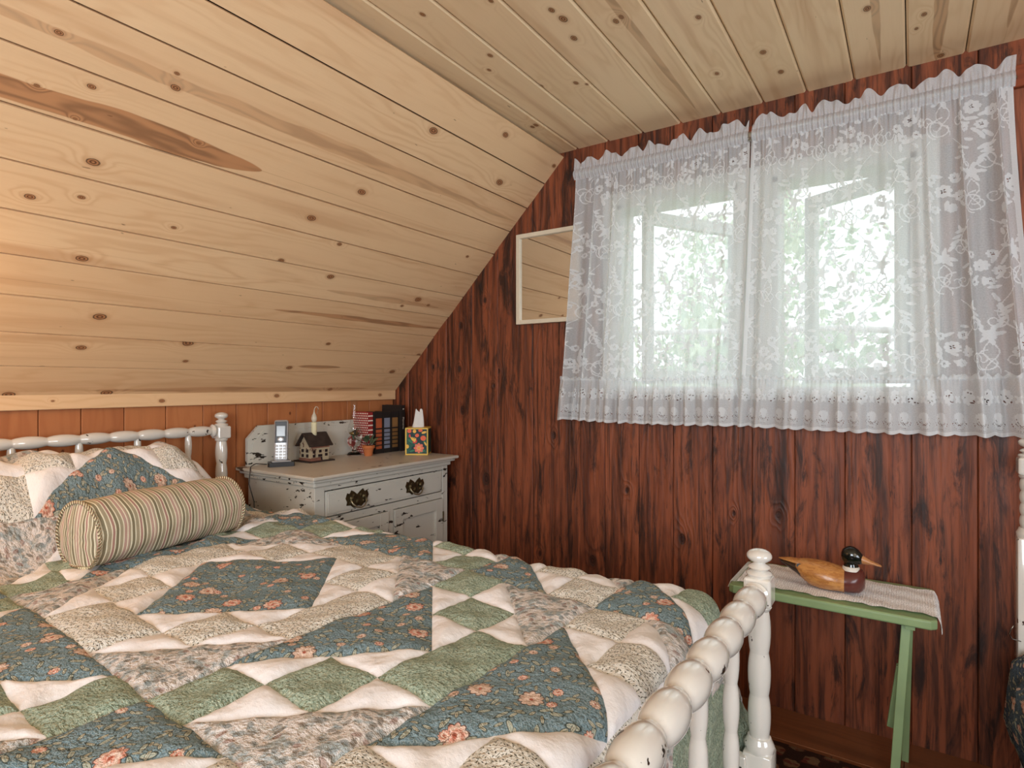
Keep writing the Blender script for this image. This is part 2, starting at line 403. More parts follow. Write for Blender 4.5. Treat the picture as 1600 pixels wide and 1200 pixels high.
# --- right slope, mirror image (outside the photograph)
rs = mesh('ceiling', [(XR, YF, 1.2), (XR, YW+.12, 1.2), (XR2, YW+.12, ZC), (XR2, YF, ZC), (XR+.08, YF, 1.26), (XR+.08, YW+.12, 1.26), (XR2+.05, YW+.12, ZC+.09), (XR2+.05, YF, ZC+.09)],
          [(3, 2, 1, 0), (4, 5, 6, 7), (0, 1, 5, 4), (1, 2, 6, 5), (2, 3, 7, 6), (3, 0, 4, 7)], M['pine_flat'])
structure(rs, 'sloping ceiling on the far right side of the room')

# --- knee wall with orange boards
kw = mesh('wall_left', *(lambda b: (b.v, b.f))(MB().box((XL-.10, YF, 0), (XL-.019, YW+.1, 1.19))), M['gap'])
structure(kw, 'low knee wall of orange brown boards behind the headboard')
ky = [.64-.13*i for i in range(18, 0, -1)]+[.64, .766, .891, 1.03, 1.18, 1.328, 1.475, 1.626, 1.779, 1.932, 2.087, 2.241, YW]
for a, b in zip(ky[:-1], ky[1:]):
    if b < YF+.05: continue
    board(kw, M['fir'], b-a, .018, frame_of((XL, b, 0), Vector((0, 0, 1)), Vector((0, -1, 0)), Vector((1, 0, 0))), 0, 1.16, cham=.002, gap=.0012,
              knots=[(random.uniform(.8, 1.1), random.uniform(.02, .1), .004)], lift=random.uniform(-.0015, .001))
tb = MB().box((0, 0, 0), (1, 1, 1))
trim = board(None, M['pine'], .062, .018, frame_of((XL+.02, YW, 1.132), Vector((0, -1, 0)), Vector((0, 0, 1)), Vector((1, 0, 0))), 0, YW-YF, cham=.002,
             knots=[(YW-1.155, .022, .0065), (YW-1.66, .034, .0075), (YW-1.40, .058, .006), (YW-2.30, .028, .007), (YW-.8, .03, .003)], name='trim_1')
structure(trim, 'pale pine batten along the top of the knee wall')

# --- window wall (back)
OPEN = [(-1.069, -.562, 1.21, 2.0), (-.436, .014, 1.21, 2.0)]
bk = MB()
bk.box((XL-.05, YW+.02, -.1), (-1.069, YW+.11, 2.4)); bk.box((.014, YW+.02, -.1), (XR+.05, YW+.11, 2.4))
bk.box((-1.069, YW+.02, -.1), (.014, YW+.11, 1.21)); bk.box((-1.069, YW+.02, 2.0), (.014, YW+.11, 2.4)); bk.box((-.562, YW+.02, 1.21), (-.436, YW+.11, 2.0))
ww = mesh('wall_back', bk.v, bk.f, M['gap']); structure(ww, 'gable wall of dark red brown weathered planks with the window')
wx = [XL, -2.326, -2.188, -2.051, -1.883, -1.717, -1.51, -1.134, -.974, -.823, -.663, -.512, -.361, -.198, -.001, .177, .36, .55, .72, .9, 1.1, 1.3, 1.5, 1.7, 1.9, 2.1, XR]
WK = [(-1.942,1.083,.0334),(-1.789,.739,.0455),(-1.393,.979,.0241),(-.785,.581,.0317),(-1.470,.411,.0183),(-1.193,.423,.0346),(-.418,.722,.0242),(-1.955,1.525,.0268),(-1.964,1.297,.0235),(-1.709,1.284,.0160),(-1.797,1.646,.0195),(-1.741,1.210,.0161)]
def top_at(x): return min(x-XL+1.19, ZC, XR-x+1.19)
for a, b in zip(wx[:-1], wx[1:]):
    W_ = b-a; kn = [(z, b-x, r*.42) for x, z, r in WK if a < x < b]
    if not kn: kn = [(random.uniform(.2, 2.0), random.uniform(.03, W_-.03), random.uniform(.006, .012))]
    fr = frame_of((b, YW, 0), Vector((0, 0, 1)), Vector((-1, 0, 0)), Vector((0, -1, 0)))
    li = random.uniform(-.002, .003); tA, tB = top_at(b)+.012, top_at(a)+.012
    if a < RIDGE < b: tA = tB = ZC+.012
    if b > -1.13 and a < .10:
        board(ww, M['old'], W_, .02, fr, 0, 1.20, knots=kn, lift=li, cham=.0025)
        board(ww, M['old'], W_, .02, fr, 2.01, tA, 2.01, tB, lift=li, cham=.0025)
    else: board(ww, M['old'], W_, .02, fr, 0, tA, 0, tB, knots=kn, lift=li, cham=.0025)
for (x0, x1) in ((-1.134, -1.069), (.014, .177), (-.562, -.436)):   # short studs of plank beside the openings
    board(ww, M['old'], x1-x0, .02, frame_of((x1, YW, 0), Vector((0, 0, 1)), Vector((-1, 0, 0)), Vector((0, -1, 0))), 1.2, 2.01, cham=.002)
# --- other walls and floor
wf = mesh('wall_front', *(lambda b: (b.v, b.f))(MB().box((XL-.1, YF-.1, 0), (XR+.1, YF, 2.4))), M['old']); structure(wf, 'wall behind the viewer')
wr_ = mesh('wall_right', *(lambda b: (b.v, b.f))(MB().box((XR, YF, 0), (XR+.1, YW+.1, 1.25))), M['fir']); structure(wr_, 'low wall on the far right side of the room')
fl = mesh('floor', *(lambda b: (b.v, b.f))(MB().box((XL-.1, YF, -.12), (XR+.1, YW+.1, -.021))), M['gap']); structure(fl, 'worn brown wooden floor')
yy = YW+.02; i = 0
while yy > YF:
    wd = .235 if i == 0 else .14
    cuts = [XL-.02, -.02, XR] if i == 0 else [XL-.02, random.uniform(-1, 1), XR]
    for a, b in zip(cuts[:-1], cuts[1:]):
        board(fl, M['floor'], wd, .02, frame_of((a, yy-wd, 0), Vector((1, 0, 0)), Vector((0, 1, 0)), Vector((0, 0, 1))), .001, b-a-.001, cham=.002, lift=-.0005)
    yy -= wd; i += 1
# --- brown head board above the curtains
hb = board(None, M['trimwood'], .07, .016, frame_of((-1.275, YW-.022, 2.14), Vector((1, 0, 0)), Vector((0, 0, 1)), Vector((0, -1, 0))), 0, 1.64, cham=.002, name='trim_2')
structure(hb, 'narrow brown board over the lace curtains')

# --- windows: white casings, sills, opened casements
def glass_mat():
    m = bpy.data.materials.new('window_glass'); m.use_nodes = True; nt = m.node_tree; nt.nodes.clear()
    o = nt.nodes.new('ShaderNodeOutputMaterial'); tr = nt.nodes.new('ShaderNodeBsdfTransparent'); gl = nt.nodes.new('ShaderNodeBsdfGlossy'); mx = nt.nodes.new('ShaderNodeMixShader')
    tr.inputs[0].default_value = (.95, .97, .96, 1); gl.inputs['Roughness'].default_value = .02
    lw = nt.nodes.new('ShaderNodeLayerWeight'); lw.inputs[0].default_value = .5; pw = nt.nodes.new('ShaderNodeMath'); pw.operation = 'POWER'; pw.inputs[1].default_value = 4; ml_ = nt.nodes.new('ShaderNodeMath'); ml_.operation = 'MULTIPLY_ADD'; ml_.inputs[1].default_value = .5; ml_.inputs[2].default_value = .05
    nt.links.new(lw.outputs['Facing'], pw.inputs[0]); nt.links.new(pw.outputs[0], ml_.inputs[0]); nt.links.new(ml_.outputs[0], mx.inputs[0]); nt.links.new(tr.outputs[0], mx.inputs[1]); nt.links.new(gl.outputs[0], mx.inputs[2]); nt.links.new(mx.outputs[0], o.inputs[0]); return m
M['glass'] = glass_mat()
for i, ((x0, x1, z0, z1), hinge, ang) in enumerate(zip(OPEN, (0, 1), (60, 31))):
    win = structure(empty('window_%d' % (i+1), ((x0+x1)/2, YW, z0)), ('left window opening with its casement swung far outward', 'right window opening with its casement swung partly outward')[i])
    cx, cz = (x0+x1)/2, z0; hw = (x1-x0)/2; h = z1-z0
    L_, R_ = (.062, .0) if i == 0 else (.0, .062)
    fr = MB()
    fr.box((-hw, -.012, 0), (-hw+.018, .13, h)); fr.box((hw-.018, -.012, 0), (hw, .13, h)); fr.box((-hw, -.012, h-.018), (hw, .13, h))
    fr.build('frame', M['white_paint'], win)
    cs = MB().box((-hw-(.062 if i == 0 else .062), -.026, -.05), (-hw, -.006, h+.05), .002).box((hw, -.026, -.05), (hw+.063, -.006, h+.05), .002).box((-hw, -.026, h), (hw, -.006, h+.05), .002)
    cs.build('casing', M['white_paint'], win)
    MB().box((-hw-.05, -.05, -.035), (hw+.05, .14, 0), .004).build('window_sill', M['white_paint'], win)
    Wd = (.56 if i == 0 else hw*2-.04); Hh = h-.03; hx = -hw+.02 if i == 0 else hw-.02
    a = math.radians(ang) if i == 0 else math.radians(-ang)
    s = empty('casement', (hx+(.09*0 if i else .07), .07, .012)); s.parent = win; s.rotation_euler = (0, 0, a)
    sg = 1 if i == 0 else -1
    def bx(a0, b0, z_0, z_1): return (min(a0, b0)*1., -.016, z_0), (max(a0, b0)*1., .016, z_1)
    sb = MB()
    sb.box(*bx(0, sg*.045, 0, Hh), .003).box(*bx(sg*(Wd-.045), sg*Wd, 0, Hh), .003).box(*bx(sg*.045, sg*(Wd-.045), Hh-.055, Hh), .003).box(*bx(sg*.045, sg*(Wd-.045), 0, .06), .003)
    sf = sb.build('sash_frame', M['white_paint'], s)
    MB().box(*[(q[0], q[1]*.15, q[2]) for q in bx(sg*.045, sg*(Wd-.045), .06, Hh-.055)]).build('pane', M['glass'], s)

# ================================================================== outdoors: trees and ground
gm = T('forest_ground', .95, .05); gm.base(gm.mix(gm.noise(gm.coord(), 1.5, 4), lin(140, 160, 120), lin(176, 186, 150)))
gd = mesh('ground', [(-30, 2.7, -2.9), (30, 2.7, -2.9), (30, 50, -1.9), (-30, 50, -1.9)], [(0, 1, 2, 3)], gm.mat); tag(gd, 'forest floor outside the window', kind='structure')
lm = T('leaf_green', .6, .3); lr = lm.attr('tone', 'GEOMETRY', 'Fac')
lc = lm.ramp(lr, [(0, lin(150, 168, 146)), (.5, lin(190, 206, 184)), (1, lin(226, 232, 206))])
dif = lm.n('ShaderNodeBsdfDiffuse'); trl = lm.n('ShaderNodeBsdfTranslucent'); mx = lm.n('ShaderNodeMixShader'); mx.inputs[0].default_value = .45
lm.put(dif.inputs[0], lc); lm.put(trl.inputs[0], lc); lm.tree.links.new(dif.outputs[0], mx.inputs[1]); lm.tree.links.new(trl.outputs[0], mx.inputs[2]); lm.tree.links.new(mx.outputs[0], lm.out.inputs[0])
bark = plain('bark', lin(150, 140, 128), .9, .1, var=.2, scale=8)
def tree(x, y, h, cr, label, n=2600, seed=0):
    rg = np.random.default_rng(seed)
    t = tag(empty('tree', (x, y, -2.6)), label, 'tree', 'trees beyond the window')
    tk = MB().tube([(0, 0, 0), (.1, 0, h*.4), (-.05, .1, h*.75), (0, 0, h)], .1, 8, [.17, .13, .09, .03])
    for k in range(7):
        a = rg.uniform(0, 6.28); z = h*rg.uniform(.35, .85); tk.tube([(0, 0, z), (math.cos(a)*cr*.5, math.sin(a)*cr*.5, z+.25), (math.cos(a)*cr*.9, math.sin(a)*cr*.9, z+.3)], .03, 5, [.045, .03, .012])
    tk.build('trunk', bark, t, True)
    d = rg.normal(size=(n, 3)); d /= np.linalg.norm(d, axis=1)[:, None]; rad = rg.uniform(.35, 1, n)**.6
    c = d*rad[:, None]*np.array([cr, cr, h*.45])+np.array([0, 0, h*.56])
    c += (np.sin(c*3.1+seed)*.22)
    a = rg.normal(size=(n, 3)); a /= np.linalg.norm(a, axis=1)[:, None]; b = np.cross(a, rg.normal(size=(n, 3))); b /= np.linalg.norm(b, axis=1)[:, None]
    s = rg.uniform(.05, .12, n)[:, None]
    v = np.stack([c-a*s, c+b*s*.55, c+a*s, c-b*s*.55], 1).reshape(-1, 3); f = np.arange(4*n).reshape(-1, 4)
    o = mesh('foliage', v, f.tolist(), lm.mat, t)
    at = o.data.attributes.new('tone', 'FLOAT', 'POINT'); at.data.foreach_set('value', np.repeat(np.clip(rg.normal(.55, .25, n), 0, 1), 4))
    o['kind'] = 'stuff'
TL = [(-4.9, 7.0, 5.4, 1.45, 'tall pale green tree seen through the left part of the left window'), (-1.7, 6.9, 5.0, 1.5, 'pale green tree behind the gap between the two windows'),
      (1.5, 7.0, 5.2, 1.5, 'light green tree seen through the left half of the right window'), (4.8, 7.0, 5.4, 1.55, 'light green tree seen through the right half of the right window'),
      (-6.6, 11.4, 7.0, 2.1, 'far tree filling the left edge of the left window'), (-2.1, 11.4, 7.4, 2.1, 'far tree filling the background of the left window'), (2.4, 11.4, 7.4, 2.1, 'far tree filling the background of the right window'), (6.9, 11.4, 7.0, 2.1, 'far tree beyond the far right of the right window')]
for i, (x, y, h, cr, lb) in enumerate(TL): tree(x, y, h, cr, lb, 3200 if y < 9 else 4200, i+3)
rl = MB().tube([(-1.9, 4.4, 1.62), (-.4, 4.6, 1.60), (2.3, 4.9, 1.35)], .022, 8, [.018, .022, .026]); tag(rl.build('fallen_branch', plain('pale_branch', lin(214, 208, 204), .8), None, True), 'pale bare branch slanting across behind both windows', 'branch')

# ================================================================== lace curtains
def lace_raster(Wm, Hm, seed, res=700):
    """1 net, 2 cloth motif, 0 hole -> float field on a grid, res texels per metre"""
    rg = np.random.default_rng(seed); nx, ny = int(Wm*res), int(Hm*res); A = np.zeros((ny, nx), np.float32)
    def stamp(x, y, rx, ry, ang, val):
        R = max(rx, ry)*1.2; i0, i1 = int((x-R)*res), int((x+R)*res)+2; j0, j1 = int((y-R)*res), int((y+R)*res)+2
        i0, j0 = max(i0, 0), max(j0, 0); i1, j1 = min(i1, nx), min(j1, ny)
        if i0 >= i1 or j0 >= j1: return
        X, Y = np.meshgrid((np.arange(i0, i1)+.5)/res-x, (np.arange(j0, j1)+.5)/res-y)
        c, s = math.cos(ang), math.sin(ang); u = (X*c+Y*s)/rx; v = (-X*s+Y*c)/ry
        A[j0:j1, i0:i1][u*u+v*v < 1] = val
    def line(p, r0, r1):
        p = np.array(p)
        for k in range(len(p)-1):
            m = int(max(2, np.linalg.norm(p[k+1]-p[k])*res*1.2))
            for t in np.linspace(0, 1, m):
                q = p[k]*(1-t)+p[k+1]*t; rr = r0+(r1-r0)*(k+t)/(len(p)-1); stamp(q[0], q[1], rr, rr, 0, 1)
    def spiral(x, y, R, a0, dr):
        line([(x+math.cos(a0+dr*t)*R*(1-t/8.5), y+math.sin(a0+dr*t)*R*(1-t/8.5)) for t in np.linspace(0, 7.2, 34)], .0024, .0014)
    def leaf(x, y, a, L): stamp(x+math.cos(a)*L*.5, y+math.sin(a)*L*.5, L*.5, L*.17, a, 1)
    def flower(x, y, R, holes=True):
        n = 8
        for k in range(n): stamp(x+math.cos(k*2*PI/n)*R*.62, y+math.sin(k*2*PI/n)*R*.62, R*.40, R*.32, k*2*PI/n, 1)
        stamp(x, y, R*.6, R*.6, 0, 1)
        if holes:
            for k in range(4): stamp(x+math.cos(k*1.57+.6)*R*.22, y+math.sin(k*1.57+.6)*R*.22, R*.15, R*.075, k*1.57+.6, -1)
    def spray(x, y, s, f):
        for dx, dy, r in ((0, 0, .022), (.043, .02, .018), (-.042, .022, .017), (.02, .058, .015), (-.022, .060, .015), (.03, -.042, .017), (-.03, -.04, .015)): flower(x+dx*s*f, y+dy*s, r*s)
        for k in range(9): leaf(x+rg.uniform(-.05, .05)*s, y+rg.uniform(-.05, .08)*s, rg.uniform(0, 6.28), .034*s)
        for sgn in (1, -1):
            spiral(x+sgn*.105*s, y+.05*s, .036*s, PI*.5+(0 if sgn > 0 else PI), sgn); spiral(x+sgn*.085*s, y-.075*s, .030*s, -PI*.5, -sgn)
            line([(x+sgn*(.03+.05*math.sin(q*PI))*s, y-(.03+.14*q)*s) for q in np.linspace(0, 1, 10)], .0019, .0014)
            for k in range(4): leaf(x+sgn*(.05+.012*k)*s, y-(.07+.03*k)*s, rg.uniform(0, 6.28), .03*s)
    px = .215
    for j in range(int(Hm/.25)+2):
        for i in range(int(Wm/px)+2):
            spray(i*px+(j % 2)*px*.5-.02, j*.25+.04, .95+rg.uniform(-.1, .1), 1)
    for j in range(int(Hm/.25)+2):
        for i in range(int(Wm/px)+2):
            x, y = i*px+((j+1) % 2)*px*.5+rg.uniform(-.01, .01)-.02, j*.25+.0+rg.uniform(-.01, .02)
            flower(x, y, .016)
            for k in range(5): leaf(x, y, k*1.256+rg.uniform(-.3, .3), .034)
            for sg_ in (1, -1):
                line([(x+sg_*.016*math.sin(q*PI*1.6), y+.02+.10*q) for q in np.linspace(0, 1, 9)], .0018, .0013); spiral(x+sg_*.045, y+.075, .022, 0, sg_)
                for k in range(4): leaf(x+sg_*(.01+.006*k), y-.02-.02*k, -1.57+sg_*(.7+.2*k), .03)
    return A, stamp, flower, leaf, line
def lace_mat(name, net=.40, cloth=.86, tint=(.84, .87, .88)):
    t = T(name, .8, .1); tree_ = t.tree; f = t.attr('lace', 'GEOMETRY', 'Fac'); uv = t.coord('UV'); x, y, z = t.sep(uv)
    threads = ((x*PI*2*420).sin()*.5+.5).max((y*PI*2*300).sin()*.5+.5)
    n = t.noise(uv, 260, 2)
    base = (threads*.16+net-.05)+(n-.5)*.35
    a = base+(f.ss(.3, .7))*(cloth-net)
    a = a*(f.ss(-.6, -.25)); a = a.max(0.).min(1.)
    d = t.n('ShaderNodeBsdfDiffuse'); tl = t.n('ShaderNodeBsdfTranslucent'); tr = t.n('ShaderNodeBsdfTransparent'); m1 = t.n('ShaderNodeMixShader'); m2 = t.n('ShaderNodeMixShader')
    d.inputs[0].default_value = tint+(1,); tl.inputs[0].default_value = tint+(1,); m1.inputs[0].default_value = .35
    L = tree_.links; L.new(d.outputs[0], m1.inputs[1]); L.new(tl.outputs[0], m1.inputs[2]); L.new(a.k, m2.inputs[0]); L.new(tr.outputs[0], m2.inputs[1]); L.new(m1.outputs[0], m2.inputs[2]); L.new(m2.outputs[0], t.out.inputs[0])
    return t.mat
M['lace'] = lace_mat('white_lace', .57, .94); M['lace_ruffle'] = lace_mat('gathered_lace', .70, .95)
def sheet(name, parent, nu, nv, fn, mat, A=None, Wm=1, Hm=1, scallop=None):
    """grid cloth: fn(U,V)->X,Y,Z with U across 0..1 and V down 0..1"""
    U, V = np.meshgrid(np.linspace(0, 1, nu), np.linspace(0, 1, nv)); X, Y, Z = fn(U, V)
    v = np.stack([X, Y, Z], -1).reshape(-1, 3); i = np.arange((nv-1)*nu).reshape(nv-1, nu)[:, :-1].ravel()
    f = np.stack([i, i+nu, i+nu+1, i+1], 1)
    me = bpy.data.meshes.new(name); me.vertices.add(len(v)); me.vertices.foreach_set('co', v.ravel()); me.loops.add(len(f)*4); me.polygons.add(len(f))
    me.loops.foreach_set('vertex_index', f.ravel()); me.polygons.foreach_set('loop_start', np.arange(len(f))*4); me.polygons.foreach_set('use_smooth', np.ones(len(f), bool))
    me.update(calc_edges=True); me.materials.append(mat)
    l = me.uv_layers.new(name='UVMap'); l.data.foreach_set('uv', np.stack([U*Wm, V*Hm], -1).reshape(-1, 2)[f.ravel()].ravel())
    vals = np.zeros(len(v), np.float32)
    if A is not None:
        ii = np.clip((U*Wm/Wm*(A.shape[1]-1)).astype(int), 0, A.shape[1]-1); jj = np.clip((V*(A.shape[0]-1)).astype(int), 0, A.shape[0]-1); vals = A[jj, ii].ravel()
    at = me.attributes.new('lace', 'FLOAT', 'POINT'); at.data.foreach_set('value', vals)
    o = bpy.data.objects.new(name, me); COL.objects.link(o); o.parent = parent; return o
def curtain(xt0, xt1, xb0, xb1, label, seed, deep, nfold):
    rg = np.random.default_rng(seed)
    c = tag(empty('lace_curtain', ((xt0+xt1)/2, 2.35, 2.15)), label, 'curtain', 'lace curtains over the window'); ox, oy, oz = c.location
    ph = rg.uniform(0, 6.28, 6)
    def fold(U):      # main soft folds, deeper toward the ends
        return deep(U)*(np.sin(U*nfold*6.283+ph[0]+.8*np.sin(U*9+ph[1]))+.5*np.sin(U*nfold*2.3*6.283+ph[2]))
    def gather(U, f=46): return np.sin(U*f*6.283+1.5*np.sin(U*13+ph[3])+ph[4])*.5+np.sin(U*f*1.7*6.283+ph[5])*.5
    YC = 2.352
    Z0, Z1 = 2.135, 1.235
    sag = lambda U: -.006*np.sin(U*PI)
    def xof(U, V): return (xt0+(xb0-xt0)*V**1.3)*(1-U)+(xt1+(xb1-xt1)*V**1.3)*U
    Wm, Hm = (xb1-xb0)*1.12, Z0-Z1
    A, *_ = lace_raster(Wm, Hm, seed); A[:, :9] = 1; A[:, -9:] = 1
    def main(U, V):
        f = fold(U)*(.25+.75*np.minimum(V*2.2, 1)); X = xof(U, V*.93)+np.cos(U*nfold*6.283+ph[0])*.006*(deep(U)/.012)
        Y = YC-f-gather(U, 30)*.0045*np.exp(-V*14)
        return X-ox, Y-oy, Z0-V*(Z0-Z1)+sag(U)-oz
    sheet('panel', c, 520, 600, main, M['lace'], A, Wm, Hm)
    def pocket(U, V):
        X = xof(U, V*0); Y = YC-gather(U)*.004-.014*np.sin(V*PI); return X-ox, Y-oy, Z0+.042-V*.048+sag(U)+gather(U, 30)*.0015*V-oz
    sheet('rod_pocket', c, 420, 8, pocket, M['lace_ruffle'], None, Wm, .05)
    B = np.zeros((80, 1400), np.float32)
    B[:, :] = .15
    def head(U, V):
        h = .038+.014*np.sin(U*7.5*6.283+ph[1]+np.sin(U*21+ph[2]))+.005*np.sin(U*15*6.28+ph[0]); X = xof(U, V*0)+.004*np.sin(U*33+1)*(1-V); Y = YC-.004-gather(U, 15)*.008*(1-V)-gather(U)*.004*V
        return X-ox, Y-oy, Z0+.040+h*(1-V)+sag(U)-oz
    sheet('header_ruffle', c, 420, 16, head, M['lace_ruffle'], B, Wm, .05)
    # hem ruffle with its own heading
    WR, HR = Wm*1.5, .165
    R_, st, fw, lf, ln = lace_raster(WR, HR, seed+50, 600)
    R_[:] = 0
    x = .03
    while x < WR:
        fw(x, .055, .024, False); lf(x+.03, .05, .8, .03); lf(x-.03, .05, 2.3, .03)
        for q in range(6): st(x+rg.uniform(-.02, .02), .055+rg.uniform(-.016, .02), .0042, .0019, rg.uniform(-.4, .4), -1)
        xm = x+.04
        st(xm, .125, .028, .026, 0, .45)
        for a in (-1.0, -.5, 0, .5, 1.0):
            for q in range(6): st(xm+math.sin(a)*(.006+.0042*q), .140-math.cos(a)*(.006+.0042*q), .0018, .0009, a+1.57, -1)
            lf(xm, .132, -1.57+a*.55, .034)
        for q in np.linspace(-1.1, 1.1, 12): st(xm+math.sin(q)*.030, .118+math.cos(q)*.030, .0018, .0011, q, -1)
        x += .08
    ny = R_.shape[0]; R_[int(ny*.93):, :] = np.maximum(R_[int(ny*.93):, :], .9)
    def ruf(U, V):
        X = xof(U, V*.07+.93)+(U-.5)*.02*V+.003*np.sin(U*40); pl = np.sin(U*11*6.283+ph[3]+1.2*np.sin(U*17))
        Y = YC-fold(U)*1.0-.006-gather(U, 40)*.004*np.exp(-V*6)-(pl*.014+gather(U, 21)*.003)*np.minimum(V*2.2, 1)
        sc_ = .006*np.abs(np.sin(U*(WR/.08)*PI+1.2))*V**4
        return X-ox, Y-oy, Z1+.006-V*(HR+.012)-sc_+sag(U)-.012*U*0-oz
    sheet('hem_ruffle', c, 520, 90, ruf, M['lace_ruffle'], R_, WR, HR)
    def hh(U, V):
        X = xof(U, .93+0*V); Y = YC-fold(U)-.010-gather(U, 34)*.008*(1-V); return X-ox, Y-oy, Z1+.004+(.012+.005*np.sin(U*31*6.28))*(1-V)+sag(U)-oz
    sheet('hem_heading', c, 420, 6, hh, M['lace_ruffle'], None, WR, .02)
    return c
curtain(-1.250, -.508, -1.318, -.548, 'left white lace curtain panel beside the small mirror, deep folds at its left edge', 11, lambda U: .004+.020*np.exp(-(U/.28)**2)+.006*np.exp(-((1-U)/.1)**2), 8)
curtain(-.500, .262, -.538, .33, 'right white lace curtain panel with a wide hem ruffle, reaching the picture edge', 23, lambda U: .004+.020*np.exp(-((1-U)/.32)**2)+.005*np.exp(-(U/.12)**2), 8)
rod = empty('curtain_rod', (-.5, 2.35, 2.152)); tag(rod, 'thin metal rod carrying both lace curtains', 'curtain rod')
met = plain('nickel_metal', lin(180, 176, 168), .25, .5, 1.)
MB().tube([(-.748, 0, 0), (.765, 0, 0)], .006, 10).build('rod', met, rod, True)
MB().tube([(-.004, 0, 0), (-.004, .047, .0)], .005, 8).box((-.012, .043, -.03), (.006, .049, .03), .001).lathe([(.0, -.022), (.009, -.018), (.006, -.012), (.010, -.006), (.010, .006), (.004, .014), (0, .018)], 12, TR(-.004, -.004, 0)).build('bracket', met, rod)
for s in (-.735, .755): MB().tube([(s, 0, 0), (s, .05, 0)], .005, 8).build('bracket', met, rod)

# --- mirror on the plank wall
mr = tag(empty('mirror', (-1.42, YW-.004, 1.508)), 'small square mirror in a thin cream frame beside the left curtain', 'mirror')
mw, mh = .345, .435
MB().box((-.172, -.022, 0), (-.152, 0, mh), .002).box((.152, -.022, 0), (.172, 0, mh), .002).box((-.152, -.022, mh-.02), (.152, 0, mh), .002).box((-.152, -.022, 0), (.152, 0, .02), .002).build('frame', M['cream_frame'], mr)
gm2 = T('mirror_silver', .015, .5); gm2.base((.86, .86, .84, 1)); gm2.bsdf.inputs['Metallic'].default_value = 1
MB().box((-.152, -.010, .02), (.152, -.004, mh-.02)).build('mirror_glass', gm2.mat, mr)

# ================================================================== the spool bed
def bead_prof(z0, z1, n, r, rn, end=None, k=9):
    """n barrel beads between z0 and z1 (as (r, z) pairs)"""
    p = []; h = (z1-z0)/n
    for i in range(n):
        for j in range(k):
            t = j/(k-1); p.append((rn+(r-rn)*math.sin(PI*(.04+.92*t))**.62, z0+h*(i+.01+.98*t)))
    return p
def post_parts(par, ztop, zblk0, zblk1, nb_, zb0, x, y, foot=True):
    """a turned post: foot, lower block, beads, ring, rail block, neck, ball"""
    p = empty('post', (x, y, 0)); p.parent = par
    b = MB()
    lowtop = zb0
    b.lathe([(.018, 0), (.024, .02), (.026, .06), (.020, .10), (.026, .15), (.027, .17)], 20)
    b.box((-.030, -.030, .17), (.030, .030, lowtop-.028), .006)
    b.lathe([(.028, lowtop-.035), (.030, lowtop-.025), (.031, lowtop-.015), (.026, lowtop-.006), (.024, lowtop)]+bead_prof(lowtop, zblk0-.012, nb_, .0235, .018)+[(.023, zblk0-.010), (.0255, zblk0-.004), (.022, zblk0+.002)], 24)
    autosmooth(b.build('turned_shaft', M['spool'], p), 35)
    MB().box((-.028, -.028, zblk0), (.028, .028, zblk1), .006).build('rail_block', M['spool'], p)
    f = MB(); h = ztop-zblk1
    pr = [(.022, zblk1-.004), (.026, zblk1+.003), (.027, zblk1+h*.10), (.024, zblk1+h*.17), (.015, zblk1+h*.22), (.020, zblk1+h*.27), (.0235, zblk1+h*.33), (.020, zblk1+h*.40), (.013, zblk1+h*.46)]
    for q in range(11):
        a = -PI/2+.45+(PI-.45)*q/10; pr.append((max(.0005, .0262*math.cos(a)), zblk1+h*.74+h*.26*math.sin(a)))
    f.lathe(pr, 24); autosmooth(f.build('finial', M['spool'], p), 50)
    return p
def end_board(par, x, y0, y1, zr, rr, pitch, ztop, zblk0, zblk1, nb_, zb0, spr, zlow, first, spz=None):
    post_parts(par, ztop, zblk0, zblk1, nb_, zb0, x, y1); post_parts(par, ztop, zblk0, zblk1, nb_, zb0, x, y0)
    # top rail of barrel beads
    b = MB(); prof = [(.018, .0)]; L = y1-y0-.056; n = int(round((L-.03)/pitch)); pitch = (L-.03)/n
    prof += [(.024, .003), (.026, .010), (.021, .0145)]+bead_prof(.015, .015+n*pitch, n, rr, rr*.55, k=13)+[(.021, L-.0145), (.026, L-.010), (.024, L-.003), (.018, L)]
    b.lathe(prof, 26, TR(x, y1-.028, zr) @ RX(PI/2)); autosmooth(b.build('top_rail', M['spool'], par), 38)
    MB().box((x-.016, y0+.02, zlow-.03), (x+.016, y1-.02, zlow+.03), .005).build('lower_rail', M['spool'], par)
    k = 0
    yv = y1-.028-.015-first*pitch
    while yv > y0+.08:
        s = MB(); H = zr-rr*.4-zlow-.02; nn = max(2, int(round(H/.095)))
        s.lathe([(.010, 0), (.013, .02)]+bead_prof(.02, H-.0, nn, spr, spr*.66, k=8)[:-1]+[(spr*.6, H)], 18, TR(x, yv, zlow+.02))
        autosmooth(s.build('spindle', M['spool'], par), 38); yv -= 2*pitch
bed = tag(empty('spool_bed', (-1.33, .69, 0)), 'white painted spool bed with turned beaded rails, partly seen under the quilt', 'bed')
BY0, BY1 = -.02, 1.37
sub = empty('headboard', (0, 0, 0)); sub.parent = bed; sub.location = (1.33, -.69, 0)
sub2 = empty('footboard', (0, 0, 0)); sub2.parent = bed; sub2.location = (1.33, -.69, 0)
XH, XF = -2.385, -.275
def reparent_flat():
    pass
end_board(bed, XH+1.33, BY0-.69, BY1-.69, 1.028, .0215, .090, 1.103, .994, 1.045, 5, .52, .013, .45, 1.0)
end_board(bed, XF+1.33, BY0-.69, BY1-.69, .772, .0310, .1035, .862, .742, .803, 3, .455, .0150, .28, 2.0)
bpy.data.objects.remove(sub); bpy.data.objects.remove(sub2)
